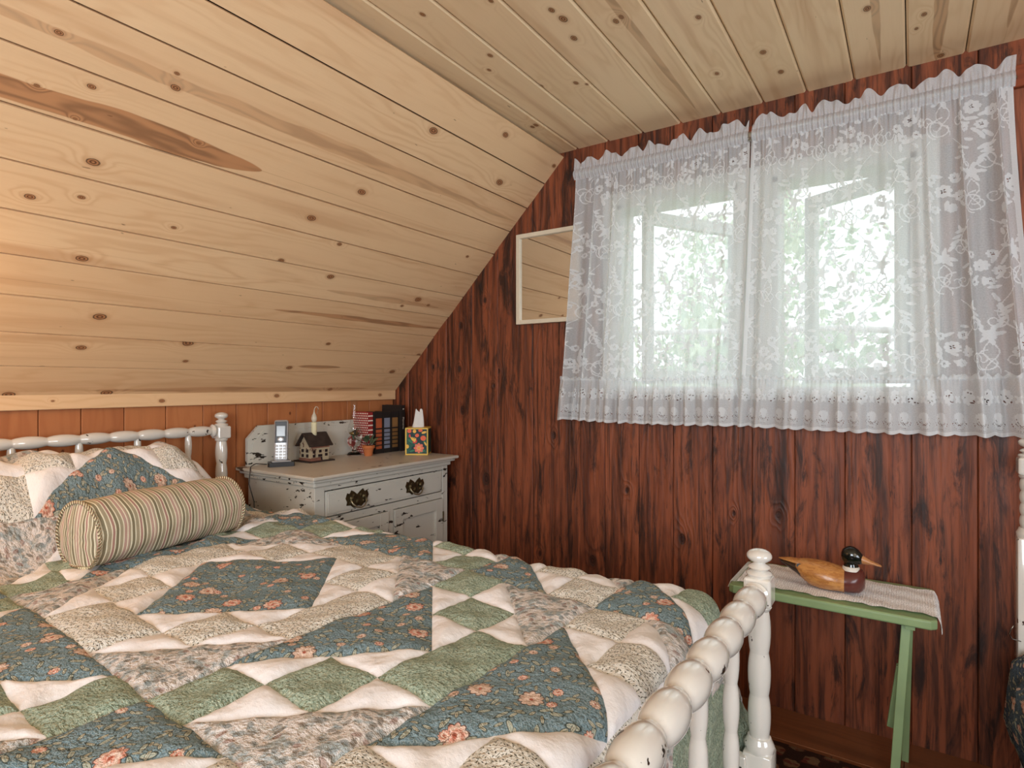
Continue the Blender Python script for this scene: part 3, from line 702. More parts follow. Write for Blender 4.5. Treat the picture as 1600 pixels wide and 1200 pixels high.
for yb in (BY0+.03, BY1-.03): MB().box((XH+1.33+.02, yb-.69-.012, .30), (XF+1.33-.02, yb-.69+.012, .42), .003).build('side_rail', M['spool'], bed)
MB().box((XH+1.33+.03, BY0-.69+.05, .36), (-.44+1.33, BY1-.69-.05, .70), .05).build('mattress', M['W'], bed)

# ------------------------------------------------------------------ quilt
AQ = math.radians(3); EX = np.array([math.cos(AQ), -math.sin(AQ)]); EY = np.array([math.sin(AQ), math.cos(AQ)]); OQ = np.array([-2.38, 1.368])
def flatq(c, r):
    fx_ = (361+69.2*c)/520; fy_ = .5-(262+70.5*r)/520
    return .923*(OQ[0]+EX[0]*fx_+EY[0]*fy_), .923*(OQ[1]+EX[1]*fx_+EY[1]*fy_)
def sst(x, a, b): t = np.clip((x-a)/(b-a), 0, 1); return t*t*(3-2*t)
ZT, QX0, QY0, QY1, QR = .735, -.415, 1.355, .03, .055
def wav(X, Y):
    w = .0035*np.sin(X*9+Y*4)+.003*np.sin(Y*13-X*5+1)+.0022*np.sin(X*27+Y*11)+.002*np.sin(Y*33+X*8+2)+.0012*np.sin((X+Y)*61)+.0012*np.sin((X-Y*1.3)*53+1)
    w += .004*np.maximum(0, np.sin((Y*1.0+X*.35)*21+np.sin(X*7)*1.3))**4*(1-sst(X, -1.9, -1.0))
    return w
def drape(X, Y, puff):
    X = np.where(X < -1.88, -1.88+(X+1.88)*.76, X); eh = np.maximum(0, -2.338-X); X = np.maximum(X, -2.338-.02*np.minimum(eh/.1, 1))
    ex = np.maximum(0, X-QX0); ey = np.maximum(0, Y-QY0); en = np.maximum(0, QY1-Y); e2 = np.where(ey > 0, ey, en); sg = np.where(ey > 0, 1., -1.)
    r = np.sqrt(ex**2+e2**2); phi = np.arctan2(e2, ex); dx, dy = np.cos(phi), np.sin(phi)*sg
    arc = QR*PI/2; th = np.minimum(r, arc)/QR; rest = np.maximum(0, r-arc)
    corner = np.sin(2*phi); flare = .05+.12*np.sin(phi)+.18*corner*(r > 0)
    ripple = .010*np.sin((np.where(ey > 0, X, Y))*31)*np.minimum(rest/.15, 1)*np.sin(phi)
    hor = QR*np.sin(th)+rest*flare+ripple; drop = QR*(1-np.cos(th))+rest
    nx = np.sin(th)*dx; ny = np.sin(th)*dy; nz = np.cos(th)
    px = np.where(X > QX0, QX0, X)+dx*hor*(r > 0); py = np.clip(Y, QY1, QY0)+dy*hor*(r > 0)
    hp = .255*(1-sst(X, -2.19, -1.91))*(1-.16*(1-sst(X, -2.36, -2.27)))
    side = (1-sst(Y, 1.05, 1.36)**1.0)*(1-.0*Y); hp = hp*np.maximum(side, 0)*(sst(Y, -.02, .1))
    hp = hp*(1-.05*np.exp(-((Y-.62)/.03)**2))
    z = ZT-drop+hp+wav(X, Y)*(1+1.2*(1-sst(X, -2., -1.5)))
    z = z-eh*1.0; d = puff
    return px+nx*d, py+ny*d, z+nz*d
quilt = tag(empty('patchwork_quilt', (-1.3, .69, .74)), 'patchwork quilt of blue floral, sage green, cream and white pieces spread over the bed', 'quilt')
qo = np.array([-1.3, .69, .74])
tris = {}   # (c,r,side) -> fabric, corners
def putcell(c, r, fab_near, fab_far, bx_, by_):
    """bx_/by_: the cell corner (0/1 within the cell) nearest the blue corner; the diagonal is square to it"""
    P = [(c, r), (c+1, r), (c+1, r+1), (c, r+1)]; near = {(0, 0): 0, (1, 0): 1, (1, 1): 2, (0, 1): 3}[(bx_, by_)]
    a, b, d, e = P[near], P[(near+1) % 4], P[(near+3) % 4], P[(near+2) % 4]
    tris[(c, r, 0)] = (fab_near, (a, b, d)); tris[(c, r, 1)] = (fab_far, (e, d, b))
for I in range(-3, 5):
    for J in range(-2, 4):
        dI = I-1 if I >= 1 else -I; dJ = J-1 if J >= 1 else -J
        X_ = 'L' if (dI+dJ) % 2 == 0 else 'G'
        for p in range(3):
            for q in range(3):
                c = 3*I-1+p if I >= 1 else 3*I+1-p; r = 3*J+q if J >= 1 else 3*J+2-q
                t = {(0, 0): 'BB', (1, 0): 'BW', (0, 1): 'BW', (1, 1): X_*2, (2, 0): X_*2, (0, 2): X_*2, (2, 1): 'WM', (1, 2): 'WM', (2, 2): 'MM'}[(p, q)]
                if c >= 11: t = ('G' if r <= 0 else 'M' if r <= 2 else 'GLMB'[(r//3) % 4])*2
                putcell(c, r, t[0], t[1], 0 if I >= 1 else 1, 0 if J >= 1 else 1)
par = {k: k for k in tris}
def find(k):
    while par[k] != k: par[k] = par[par[k]]; k = par[k]
    return k
edges = {}
for k, (fab, pts) in tris.items():
    for i in range(3):
        e = tuple(sorted((pts[i], pts[(i+1) % 3]))); edges.setdefault(e, []).append(k)
for e, ks in edges.items():
    if len(ks) == 2 and tris[ks[0]][0] == tris[ks[1]][0] and (ks[0][1] < 9) == (ks[1][1] < 9): par[find(ks[0])] = find(ks[1])
groups = {}
for k in tris: groups.setdefault(find(k), []).append(k)
NS = 16
TB = [(i, j) for i in range(NS+1) for j in range(NS+1-i)]
tix = {ij: n for n, ij in enumerate(TB)}
TF = [(tix[i, j], tix[i+1, j], tix[i, j+1]) for i in range(NS) for j in range(NS-i)]+[(tix[i+1, j], tix[i+1, j+1], tix[i, j+1]) for i in range(NS-1) for j in range(NS-1-i)]
TBa = np.array(TB)/NS
rest_v, rest_f, rest_m, rest_uv = [], [], [], []; nrest = 0
FORD = 'BWLGM'
under = []
npatch = 0
for gk, ks in groups.items():
    fab = tris[gk][0]; P = []; F = []; off = 0
    for k in ks:
        a, b, d = [np.array(p, float) for p in tris[k][1]]
        P.append(a+(b-a)*TBa[:, :1]+(d-a)*TBa[:, 1:]); F.append(np.array(TF)+off); off += len(TB)
    P = np.concatenate(P); F = np.concatenate(F)
    key = np.round(P*NS*4).astype(int); _, ui, inv = np.unique(key, axis=0, return_index=True, return_inverse=True); inv = inv.ravel()
    P = P[ui]; F = inv[F]
    X, Y = flatq(P[:, 0], P[:, 1])
    bd = np.full(len(P), 9.)
    for k in ks:
        pts = tris[k][1]
        for i in range(3):
            e = tuple(sorted((pts[i], pts[(i+1) % 3])))
            if len(edges[e]) == 2 and find(edges[e][0]) == find(edges[e][1]): continue
            A_, B_ = [np.array(flatq(*q)) for q in e]; ab = B_-A_; Q = np.stack([X, Y], 1)-A_
            t = np.clip(Q@ab/(ab@ab), 0, 1); bd = np.minimum(bd, np.linalg.norm(Q-t[:, None]*ab, axis=1))
    puff = .0085*(1-np.exp(-bd/.010))+.0016*np.sin(X*71+Y*40+np.sin(Y*31))*np.minimum(bd/.02, 1)*(1.3 if fab in 'GM' else .6)-.0012*np.sin(X*190+Y*35)*np.sin(Y*170-X*60)*np.exp(-bd/.02)
    x, y, z = drape(X, Y, puff); V = np.stack([x, y, z], 1)-qo
    fs = np.array(F)
    sgn = (X[fs[:, 1]]-X[fs[:, 0]])*(Y[fs[:, 2]]-Y[fs[:, 0]])-(Y[fs[:, 1]]-Y[fs[:, 0]])*(X[fs[:, 2]]-X[fs[:, 0]])
    fs[sgn < 0] = fs[sgn < 0][:, ::-1]
    UVp = np.stack([X, Y], 1)
    if gk[1] >= 9 or gk[1] < -5 or gk[0] < -7 or npatch >= 300:
        rest_v.append(V); rest_f.append(fs+nrest); rest_uv.append(UVp); rest_m += [FORD.index(fab)]*len(fs); nrest += len(V)
    else:
        mesh('patch', V, fs.tolist(), M[fab], quilt, True, uv=UVp); npatch += 1
if nrest:
    o = mesh('patch_rows', np.concatenate(rest_v), np.concatenate(rest_f).tolist(), [M[k] for k in FORD], quilt, True, mi=rest_m, uv=np.concatenate(rest_uv)); o['kind'] = 'stuff'
# backing cloth under the patches, seen in the seams and at the edge
gu, gv = np.meshgrid(np.linspace(-10, 14, 110), np.linspace(-6, 12, 100)); X, Y = flatq(gu.ravel(), gv.ravel()); x, y, z = drape(X, Y, -.004*np.ones_like(X))
i = np.arange(99*110).reshape(99, 110)[:, :-1].ravel()
mesh('backing', np.stack([x, y, z], 1)-qo, np.stack([i, i+110, i+111, i+1], 1).tolist(), M['W'], quilt, True, uv=np.stack([X, Y], 1))
print('patches', npatch)

# ------------------------------------------------------------------ bolster
def stripes(name, axis):
    t = T(name, .8, .1); c = t.coord(); x, y, z = t.sep(c); u = (x, y, z)[axis]
    u = u+(t.noise(c, 9, 2)-.5)*.004
    f = (u/.0735+10.0).fract()
    cr, sg_, ol, rs_, rd = lin(226, 218, 192), lin(162, 150, 124), lin(130, 120, 96), lin(184, 152, 138), lin(132, 62, 58)
    seq = [(0, cr), (.05, ol), (.15, cr), (.19, sg_), (.31, cr), (.35, rs_), (.365, rd), (.378, rs_), (.40, rd), (.412, rs_), (.43, cr), (.47, ol), (.57, cr), (.61, sg_), (.72, cr), (.76, rs_), (.86, cr), (.90, rs_), (.95, sg_)]
    t.base(t.ramp(f, seq, True))
    t.bump(t.noise(c, 22, 3)*.7+t.noise(c, 300, 1)*.12, .5, .012); return t.mat
bo = tag(empty('bolster_pillow', (-1.86, .885, .830), math.radians(98)), 'round striped bolster pillow in olive, cream and red lying on the quilt', 'pillow')
bl, br = .225, .092
prof = []
v = []; f = []; NU, NV = 72, 60
for i in range(NU):
    u = i/(NU-1); xx = -bl+2*bl*u
    for j in range(NV):
        a = 2*PI*j/NV
        r = br*(1-.035*math.exp(-((u)/.03)**2)-.035*math.exp(-((1-u)/.03)**2))+.0016*math.sin(7*a+xx*30)+.0012*math.sin(13*a+xx*60)*math.exp(-min(u, 1-u)*14)+.004*math.sin(u*PI)
        yv, zv = r*math.cos(a), r*math.sin(a)
        if zv < -.074: zv = -.074-(abs(zv)-.074)*.35
        v.append((xx, yv, zv))
for i in range(NU-1):
    for j in range(NV): f.append((i*NV+j, i*NV+(j+1) % NV, (i+1)*NV+(j+1) % NV, (i+1)*NV+j))
mesh('cover', v, f, stripes('bolster_stripes', 0), bo, True)
cap = stripes('bolster_end_stripes', 1)
for sgn in (-1, 1):
    v = [(sgn*(bl+.012), 0, 0)]; f = []; NRr = 12
    for i in range(1, NRr+1):
        q = i/NRr
        for j in range(NV):
            a = 2*PI*j/NV; r = br*.965*q
            zv = r*math.sin(a); zv = -.074-(abs(zv)-.074)*.35 if zv < -.074 else zv
            v.append((sgn*(bl+.012*(1-q**2.5)-.001+.0015*math.sin(9*a)*q), r*math.cos(a), zv))
    for j in range(NV): f.append((0, 1+j, 1+(j+1) % NV) if sgn > 0 else (0, 1+(j+1) % NV, 1+j))
    for i in range(NRr-1):
        for j in range(NV):
            q = (1+i*NV+j, 1+(i+1)*NV+j, 1+(i+1)*NV+(j+1) % NV, 1+i*NV+(j+1) % NV); f.append(q if sgn > 0 else q[::-1])
    mesh('end_panel', v, f, cap, bo, True)
    b = MB(); nn = 260; ring = []
    for t in range(nn+1):
        a = 2*PI*t/nn; r = br*.985+.0015*math.sin(a*60); zv = r*math.sin(a); zv = -.074-(abs(zv)-.074)*.35 if zv < -.074 else zv
        ring.append((sgn*(bl+.001)+.0012*math.cos(a*60), r*math.cos(a), zv))
    b.tube(ring, .0042, 7); 
    t_ = T('rope_piping_%d' % (sgn+1), .8, .1); cx_, cy_, cz_ = t_.sep(t_.coord()); an = t_.n('ShaderNodeMath', operation='ARCTAN2'); t_.put(an.inputs[0], cz_); t_.put(an.inputs[1], cy_)
    t_.base(t_.ramp((S(t_, an.outputs[0])*9.5+cx_*160.0+50.0).fract(), [(0, lin(214, 204, 170)), (.45, lin(116, 106, 78)), (.8, lin(140, 84, 70))], True))
    b.build('piping', t_.mat, bo, True)
bo.rotation_euler = (0, 0, math.radians(100.3)); bo.location = (-1.856, .876, .742+.0765)

# ================================================================== dresser
DT = .86
dr = tag(empty('washstand', (-2.15, 1.92, 0)), 'distressed white washstand with splashback, drawer and doors, beside the bed', 'dresser')
def D(x, y, z): return (x+2.15, y-1.92, z)
def dbox(mb, x0, x1, y0, y1, z0, z1, bev=.0): return mb.box(D(x0, y0, z0), D(x1, y1, z1), bev)
cb = MB()
dbox(cb, -2.40, -1.95, 1.50, 1.52, .06, .815, .002); dbox(cb, -2.40, -1.95, 2.28, 2.30, .06, .815, .002)
dbox(cb, -2.40, -2.385, 1.52, 2.28, .06, .815); dbox(cb, -2.39, -1.97, 1.52, 2.28, .10, .12); dbox(cb, -2.39, -1.99, 1.52, 2.28, .655, .665)
cb.build('carcass', M['chalk'], dr)
ff = MB()
dbox(ff, -1.965, -1.945, 1.497, 1.545, .0, .815, .002); dbox(ff, -1.965, -1.945, 2.262, 2.300, .0, .815, .002)
dbox(ff, -1.965, -1.947, 1.545, 2.262, .792, .815, .001); dbox(ff, -1.965, -1.947, 1.545, 2.262, .652, .682, .001); dbox(ff, -1.965, -1.947, 1.545, 2.262, .08, .12, .001); dbox(ff, -1.965, -1.947, 1.893, 1.925, .12, .652, .001)
ff.build('face_frame', M['chalk'], dr)
for yb in (1.515, 2.285): dbox(MB(), -2.39, -2.35, yb-.015, yb+.015, 0, .08).build('leg', M['chalk'], dr)
tp = MB(); dbox(tp, -2.43, -1.90, 1.458, 2.338, .845, DT, .005); tp.build('top', M['chalk_top'], dr)
ml = MB(); dbox(ml, -2.42, -1.915, 1.470, 2.325, .833, .846, .004); dbox(ml, -2.41, -1.932, 1.485, 2.312, .812, .834, .006); ml.build('moulding', M['chalk'], dr)
# splashback with chamfered corners and a raised border
def splash(x0, x1, inset, z0, z1):
    y0, y1, c = 1.502+inset, 2.335-inset, .055; zb, zt = DT+z0, DT+.175-z1
    poly = [(y0, zb), (y1, zb), (y1, zt-c), (y1-c, zt), (y0+c, zt), (y0, zt-c)]
    v = [D(x0, y, z) for y, z in poly]+[D(x1, y, z) for y, z in poly]; n = 6
    return v, [tuple(range(n-1, -1, -1)), tuple(range(n, 2*n))]+[(i, (i+1) % n, n+(i+1) % n, n+i) for i in range(n)]
v1, f1 = splash(-2.425, -2.408, 0, 0, 0); s1 = MB().add(v1, f1); v2, f2 = splash(-2.409, -2.403, .022, .0, .022); s1.add(v2, f2)
s1.build('splashback', M['chalk'], dr)
dw = empty('drawer', D(-1.955, 1.904, .737)); dw.parent = dr
MB().box((0, -.355, -.051), (.010, .355, .051), .004).box((.009, -.345, -.040), (.013, .345, .040), .003).build('drawer_front', M['chalk'], dw)
brz = plain('dark_bronze', lin(104, 90, 62), .36, .5, .8, var=.3, scale=60, bumps=.5)
for yh in (-.195, .155):
    pull = MB(); poly = []
    pts2 = [(-.052, .004), (-.044, .022), (-.034, .018), (-.026, .030), (-.012, .022), (0, .012), (.012, .022), (.026, .030), (.034, .018), (.044, .022), (.052, .004), (.045, -.010), (.048, -.022), (.030, -.024), (.018, -.034), (0, -.028), (-.018, -.034), (-.030, -.024), (-.048, -.022), (-.045, -.010)]
    pull.prism([(a*1.2, b*1.15) for a, b in pts2], 0, .004, TR(.012, yh, .004) @ RZ(PI/2) @ RX(PI/2))
    for yk in (-.034, .034): pull.lathe([(.0, 0), (.010, .001), (.011, .007), (.006, .013), (0, .015)], 14, TR(.014, yh+yk, .006) @ RY(PI/2))
    for (yk, zk, rk) in ((-.02, .014, .010), (.02, .014, .010), (-.036, -.012, .009), (.036, -.012, .009), (0, -.012, .011)): pull.lathe([(rk, 0), (rk*.9, .003), (rk*.4, .005), (0, .005)], 10, TR(.015, yh+yk, zk) @ RY(PI/2))
    pl_ = pull.build('drawer_pull', brz, dw); pl_['label'] = 'dark bronze bail pull'
    MB().tube([(.020, yh-.040, .004), (.030, yh-.038, -.014), (.036, yh-.022, -.030), (.038, yh, -.036), (.036, yh+.022, -.030), (.030, yh+.038, -.014), (.020, yh+.040, .004)], .0036, 8).build('bail', plain('worn_bronze', lin(176, 164, 134), .3, .5, .8), pl_, True)
for y0, y1 in ((1.548, 1.890), (1.928, 2.260)):
    d_ = MB(); x0 = -1.958; st_ = .052
    dbox(d_, x0, x0+.020, y0, y0+st_, .125, .649, .002); dbox(d_, x0, x0+.020, y1-st_, y1, .125, .649, .002)
    dbox(d_, x0, x0+.020, y0+st_, y1-st_, .597, .649, .002); dbox(d_, x0, x0+.020, y0+st_, y1-st_, .125, .19, .002)
    dbox(d_, x0, x0+.008, y0+st_, y1-st_, .19, .597)
    door = d_.build('door', M['chalk'], dr)
    hy = y1-.002 if y1 > 2 else y0+.002
    for zh in (.56, .20): MB().tube([D(-1.937, hy, zh-.025), D(-1.937, hy, zh+.025)], .004, 8).build('hinge', brz, door)

# ------------------------------------------------------------------ things on the dresser
blk = plain('black_plastic', lin(34, 33, 35), .4, .5); slv = plain('silver_plastic', lin(176, 176, 178), .3, .5, .4); scr = plain('phone_screen', lin(150, 156, 160), .15, .6)
ph = tag(empty('cordless_phone', (-2.300, 1.592, DT), math.radians(62)), 'silver cordless phone standing in its black cradle on the washstand', 'phone')
c = MB(); c.prism([(-.050, -.036), (.050, -.036), (.056, -.02), (.050, .036), (-.050, .036), (-.056, -.02)], 0, .018); autosmooth(c.build('cradle', blk, ph), 30)
MB().box((-.040, -.030, .018), (.040, .032, .026), .004).build('cradle_top', slv, ph)
hs = empty('handset', (0, .004, .022)); hs.parent = ph; hs.rotation_euler = (math.radians(-9), 0, math.radians(-14)); hs.scale = (1.28, 1.1, 1.09)
MB().box((-.023, -.011, 0), (.023, .011, .165), .007).build('shell', slv, hs)
MB().box((-.019, -.0125, .072), (.019, -.009, .158), .002).build('face_plate', blk, hs)
MB().box((-.014, -.0135, .098), (.014, -.012, .140), .001).build('screen', scr, hs)
MB().lathe([(.010, 0), (.010, .002), (.006, .003), (0, .003)], 18, TR(0, -.0125, .085) @ RX(PI/2)).build('navigation_key', slv, hs)
kb = MB()
for r_ in range(5):
    for c_ in range(3): kb.box((-.017+c_*.0125, -.0130, .008+r_*.0118), (-.0075+c_*.0125, -.0105, .0165+r_*.0118), .001)
kb.build('keypad', plain('grey_keys', lin(206, 206, 206), .4), hs)
tag(mesh('phone_cord', *(lambda b: (b.v, b.f))(MB().tube([(-2.355, 1.56, DT+.006), (-2.375, 1.52, DT+.012), (-2.35, 1.485, DT+.008), (-2.32, 1.46, DT+.006), (-2.30, 1.446, DT-.01), (-2.305, 1.444, DT-.06), (-2.27, 1.445, DT-.13), (-2.26, 1.45, .4), (-2.27, 1.45, .05)], .0022, 6)), blk, None, True), 'thin black phone cord hanging over the left edge of the washstand', 'cord')
# house with electric candle
hz = tag(empty('candle_house', (-2.322, 1.785, DT), math.radians(0)), 'small rustic wooden house lamp with a dark roof and candle bulb', 'lamp')
wall_m = paint('house_cream_paint', lin(176, 160, 132), lin(92, 58, 44), .56, 40, rough=.6); roofm = plain('dark_roof', lin(66, 54, 48), .7, .2, var=.25, scale=30); brick = plain('brick_paint', lin(138, 92, 74), .7, var=.2, scale=50)
MB().box((-.062, -.070, 0), (.062, .070, .006), .001).build('base_plate', roofm, hz)
hw_ = MB(); ys, xs_, hh_ = .050, .042, .078; gz = .128
v = [(-xs_, -ys, .006), (xs_, -ys, .006), (xs_, ys, .006), (-xs_, ys, .006), (-xs_, -ys, hh_), (xs_, -ys, hh_), (xs_, ys, hh_), (-xs_, ys, hh_), (0, -ys, gz), (0, ys, gz)]
hw_.add(v, [(0, 3, 2, 1), (1, 2, 6, 5), (3, 0, 4, 7), (0, 1, 5, 8, 4), (2, 3, 7, 9, 6)]); hw_.build('walls', wall_m, hz)
for s in (-1, 1):
    r_ = MB(); ang = math.atan2(gz-hh_, xs_); L = .078
    r_.box((0, -.066, 0), (L, .066, .006), .001, TR(0, 0, gz+.002) @ (RY(ang) if s > 0 else RZ(PI) @ RY(ang))); r_.build('roof_panel', roofm, hz)
bw = MB().box((xs_, -ys, .064), (xs_+.004, ys, .076)).box((xs_, -ys, .006), (xs_+.006, .0, .020)).box((-xs_, -ys-.003, .006), (xs_, -ys, .018)); bw.build('brick_band', brick, hz)
dk = plain('dark_opening', lin(34, 20, 22), .5)
for (yy_, zz_, a, b) in ((-.034, .046, .007, .008), (0, .046, .007, .008), (.034, .046, .007, .008), (-.034, .026, .007, .008), (0, .027, .011, .007), (.034, .028, .007, .008), (0, .011, .011, .009)):
    MB().box((xs_+.0005, yy_-a, zz_-.004), (xs_+.0022, yy_+a, zz_-.004+b*1.6)).build('window_opening', dk, hz)
for (xx_, zz_) in ((-.022, .045), (.012, .045), (-.022, .022), (.012, .022)): MB().box((xx_, -ys-.0042, zz_), (xx_+.012, -ys-.0005, zz_+.014)).build('window_opening', dk, hz)
cn = MB().lathe([(.0125, .118), (.013, .150), (.0125, .168), (.0135, .178), (.010, .182), (0, .182)], 18, TR(.004, -.004, 0)); cn.build('candle_sleeve', plain('ivory_sleeve', lin(222, 214, 176), .5), hz, True)
bm_ = T('frosted_bulb', .3, .5); bm_.base(lin(226, 216, 196)); bm_.bsdf.inputs['Transmission Weight'].default_value = .3
MB().lathe([(.007, .182), (.010, .186), (.0125, .194), (.0128, .202), (.010, .213), (.005, .222), (.0028, .230), (.002, .238)], 18, TR(.004, -.004, 0)).tube([(.004, -.004, .236), (.004, -.001, .246), (.004, .006, .254), (.004, .015, .252), (.004, .020, .243), (.004, .017, .232), (.004, .012, .220)], .0016, 6, [.0022, .0019, .0017, .0016, .0015, .0013, .0006]).build('flame_bulb', bm_.mat, hz, True)
# oil lamp chimney
gl = T('clear_glass', .03, .5); gl.base((.95, .96, .95, 1)); gl.bsdf.inputs['Transmission Weight'].default_value = 1; gl.bsdf.inputs['IOR'].default_value = 1.35
ol = tag(empty('oil_lamp', (-2.345, 2.045, DT)), 'small oil lamp with a tall clear glass chimney behind the potted plant', 'lamp')
pr = [(.026, .112), (.031, .122), (.032, .135), (.028, .150), (.021, .168), (.016, .19), (.015, .22), (.0155, .25), (.017, .278)]
inner = [(r-.0012, z) for r, z in pr][::-1]
MB().lathe([(.0255, .112)]+pr+[(.0158, .278)], 24).build('glass_chimney', M['glass'], ol, True)
MB().lathe([(.034, 0), (.036, .004), (.030, .012), (.012, .022), (.011, .035), (.026, .048), (.034, .062), (.034, .080), (.026, .094), (.014, .100)], 24).build('oil_font', gl.mat, ol, True)
brass = plain('aged_brass', lin(150, 128, 84), .35, .5, .9)
MB().lathe([(.015, .098), (.017, .102), (.025, .108), (.027, .114), (.012, .118), (.006, .124), (0, .124)], 20).build('burner', brass, ol, True)
# potted plant
pp = tag(empty('potted_plant', (-2.262, 2.064, DT)), 'tiny terracotta pot with green leaves and a white flower', 'plant')
ter = plain('terracotta', lin(190, 112, 66), .7, .2)
MB().lathe([(.019, 0), (.0195, .002), (.026, .036), (.030, .037), (.0315, .040), (.0315, .052), (.0285, .053), (.027, .046), (0, .046)], 24).build('pot', ter, pp)
lfm = T('plant_leaf', .5, .4); lfm.base(lfm.mix(lfm.rnd(), lin(52, 68, 46), lin(112, 128, 92)))
lfd = T('dark_plant_leaf', .5, .4); lfd.base(lfd.mix(lfd.rnd(), lin(44, 36, 34), lin(76, 74, 60)))
def leaf_obj(parent, base, tip, wd, mat, cup=.15):
    base, tip = Vector(base), Vector(tip); d = tip-base; L = d.length; d.normalize(); side = d.cross(Vector((0, 0, 1)));
    if side.length < .1: side = Vector((1, 0, 0))
    side.normalize(); up = side.cross(d); v = []; f = []; n = 7
    for i in range(n):
        t = i/(n-1); w_ = wd*math.sin(PI*(.06+.90*t))**.8
        for s_, k_ in ((-1, 1), (0, 0), (1, 1)): v.append(tuple(base+d*L*t+side*s_*w_+up*(k_*w_*cup-(t-.5)**2*L*.25)))
    for i in range(n-1):
        for j in range(2): f.append((i*3+j, i*3+j+1, i*3+j+4, i*3+j+3))
    return mesh('leaf', v, f, mat, parent, True)
stm = MB()
gl_ = [((.004, .018, .062), (.012, .052, .088), .017), ((.004, .014, .060), (.020, .055, .058), .018), ((.0, .01, .06), (.004, .030, .105), .012), ((0, -.012, .07), (.014, -.022, .106), .016), ((0, -.012, .07), (.010, .006, .110), .014), ((0, -.01, .07), (.012, -.046, .095), .013), ((.01, .02, .055), (.030, .046, .040), .014)]
for b_, t_, w_ in gl_: leaf_obj(pp, b_, t_, w_, lfm.mat); stm.tube([(0, 0, .045), b_], .0014, 5)
rgp = random.Random(5)
for k in range(16):
    cx_, cy_, cz_ = -.02+rgp.uniform(-.01, .012), -.060+rgp.uniform(-.022, .022), .105+rgp.uniform(-.03, .035); a = rgp.uniform(0, 6.28); b2 = rgp.uniform(-.7, .7)
    leaf_obj(pp, (cx_, cy_, cz_), (cx_+.004, cy_+.024*math.cos(a), cz_+.024*math.sin(a)), .0055, lfd.mat if k % 3 else lfm.mat)
stm.tube([(0, 0, .045), (-.008, -.03, .085), (-.02, -.058, .125)], .0015, 5).tube([(0, 0, .045), (-.01, -.04, .075), (-.02, -.075, .095)], .0013, 5); stm.build('stem', lfd.mat, pp, True)
wf_ = plain('white_petal', lin(224, 218, 206), .6); fp = MB()
for k in range(5): a = k*1.257; fp.lathe([(0, 0), (.0045, .001), (.0045, .002), (0, .003)], 8, TR(.004, -.052, .098) @ RX(a) @ TR(0, .005, 0) @ RY(PI/2))
fp.build('flower', wf_, pp, True)
# books
def text(s, size, loc, rot, mat, parent, name='lettering', ext=.0003):
    cu = bpy.data.curves.new(name, 'FONT'); cu.body = s; cu.size = size; cu.align_x = 'CENTER'; cu.align_y = 'CENTER'; cu.extrude = ext
    o = bpy.data.objects.new(name, cu); COL.objects.link(o); o.parent = parent; o.location = loc; o.rotation_euler = rot; cu.materials.append(mat)
    bpy.context.view_layer.update(); me = bpy.data.meshes.new_from_object(o); o2 = bpy.data.objects.new(name, me); COL.objects.link(o2); o2.parent = parent; o2.location = loc; o2.rotation_euler = rot; bpy.data.objects.remove(o); return o2
bkc = plain('black_cloth_cover', lin(38, 32, 30), .55, .35); pages = plain('book_pages', lin(206, 196, 170), .8, .1)
def book(name, x0, x1, y0, y1, h, mat, label, group=None, z=DT):
    b = tag(empty(name, ((x0+x1)/2, (y0+y1)/2, z)), label, 'book', group); hx_, hy_ = (x1-x0)/2, (y1-y0)/2
    cv = MB().box((-hx_, -hy_, 0), (hx_, -hy_+.003, h), .0008).box((-hx_, hy_-.003, 0), (hx_, hy_, h), .0008).box((hx_-.004, -hy_, 0), (hx_, hy_, h), .0015)
    cv.build('cover', mat, b); MB().box((-hx_+.004, -hy_+.003, .004), (hx_-.004, hy_-.003, h-.004)).build('pages', pages, b); return b
cols = [('orange', lin(182, 92, 56)), ('blue grey', lin(132, 138, 156)), ('ochre', lin(142, 104, 62))]
for i, (cn_, cc) in enumerate(cols):
    y0 = 2.128+i*.0575
    b = book('reference_volume', -2.405, -2.285, y0, y0+.056, .214, bkc, 'thick black volume with %s labels on its spine, one of three' % cn_, 'thick black volumes on the washstand')
    lm_ = plain(cn_.replace(' ', '_')+'_label', cc, .5)
    tag_ = MB().box((.0602, -.020, .132), (.0610, .020, .182)).build('title_panel', lm_, b)
    for k, (za, zb_) in enumerate(((.108, .124), (.087, .103), (.068, .082), (.046, .062), (.024, .040))):
        MB().box((.0602, -.020, za), (.0610, .020, zb_)).build('spine_label', lm_, b)
ck = T('red_scallop_print', .6, .3); cx_, cy_, cz_ = ck.sep(ck.coord())
row = (cz_/.0120).fract(); rowi = (cz_/.0120)-row; px_ = ((cx_/.0130)+rowi*.5).fract()
dd = ((px_-.5).pow(2)+(row-.35).pow(2)*1.2).sqrt(); ck.base(ck.mix(dd.ss(.27, .34), lin(234, 218, 204), lin(150, 46, 44)))
book('patterned_book', -2.415, -2.295, 2.094, 2.125, .216, ck.mat, 'book with a red and white scallop patterned cover, left of the black volumes')
tb_ = book('tall_book', -2.415, -2.268, 2.302, 2.330, .246, bkc, 'tall thin black book standing at the right end of the row')
text('Moments', .017, (.0742, 0, .15), (PI/2, PI/2, PI/2), plain('cream_ink', lin(216, 206, 190), .6), tb_); text('&', .014, (.0742, 0, .225), (PI/2, PI/2, PI/2), plain('cream_ink', lin(216, 206, 190), .6), tb_)
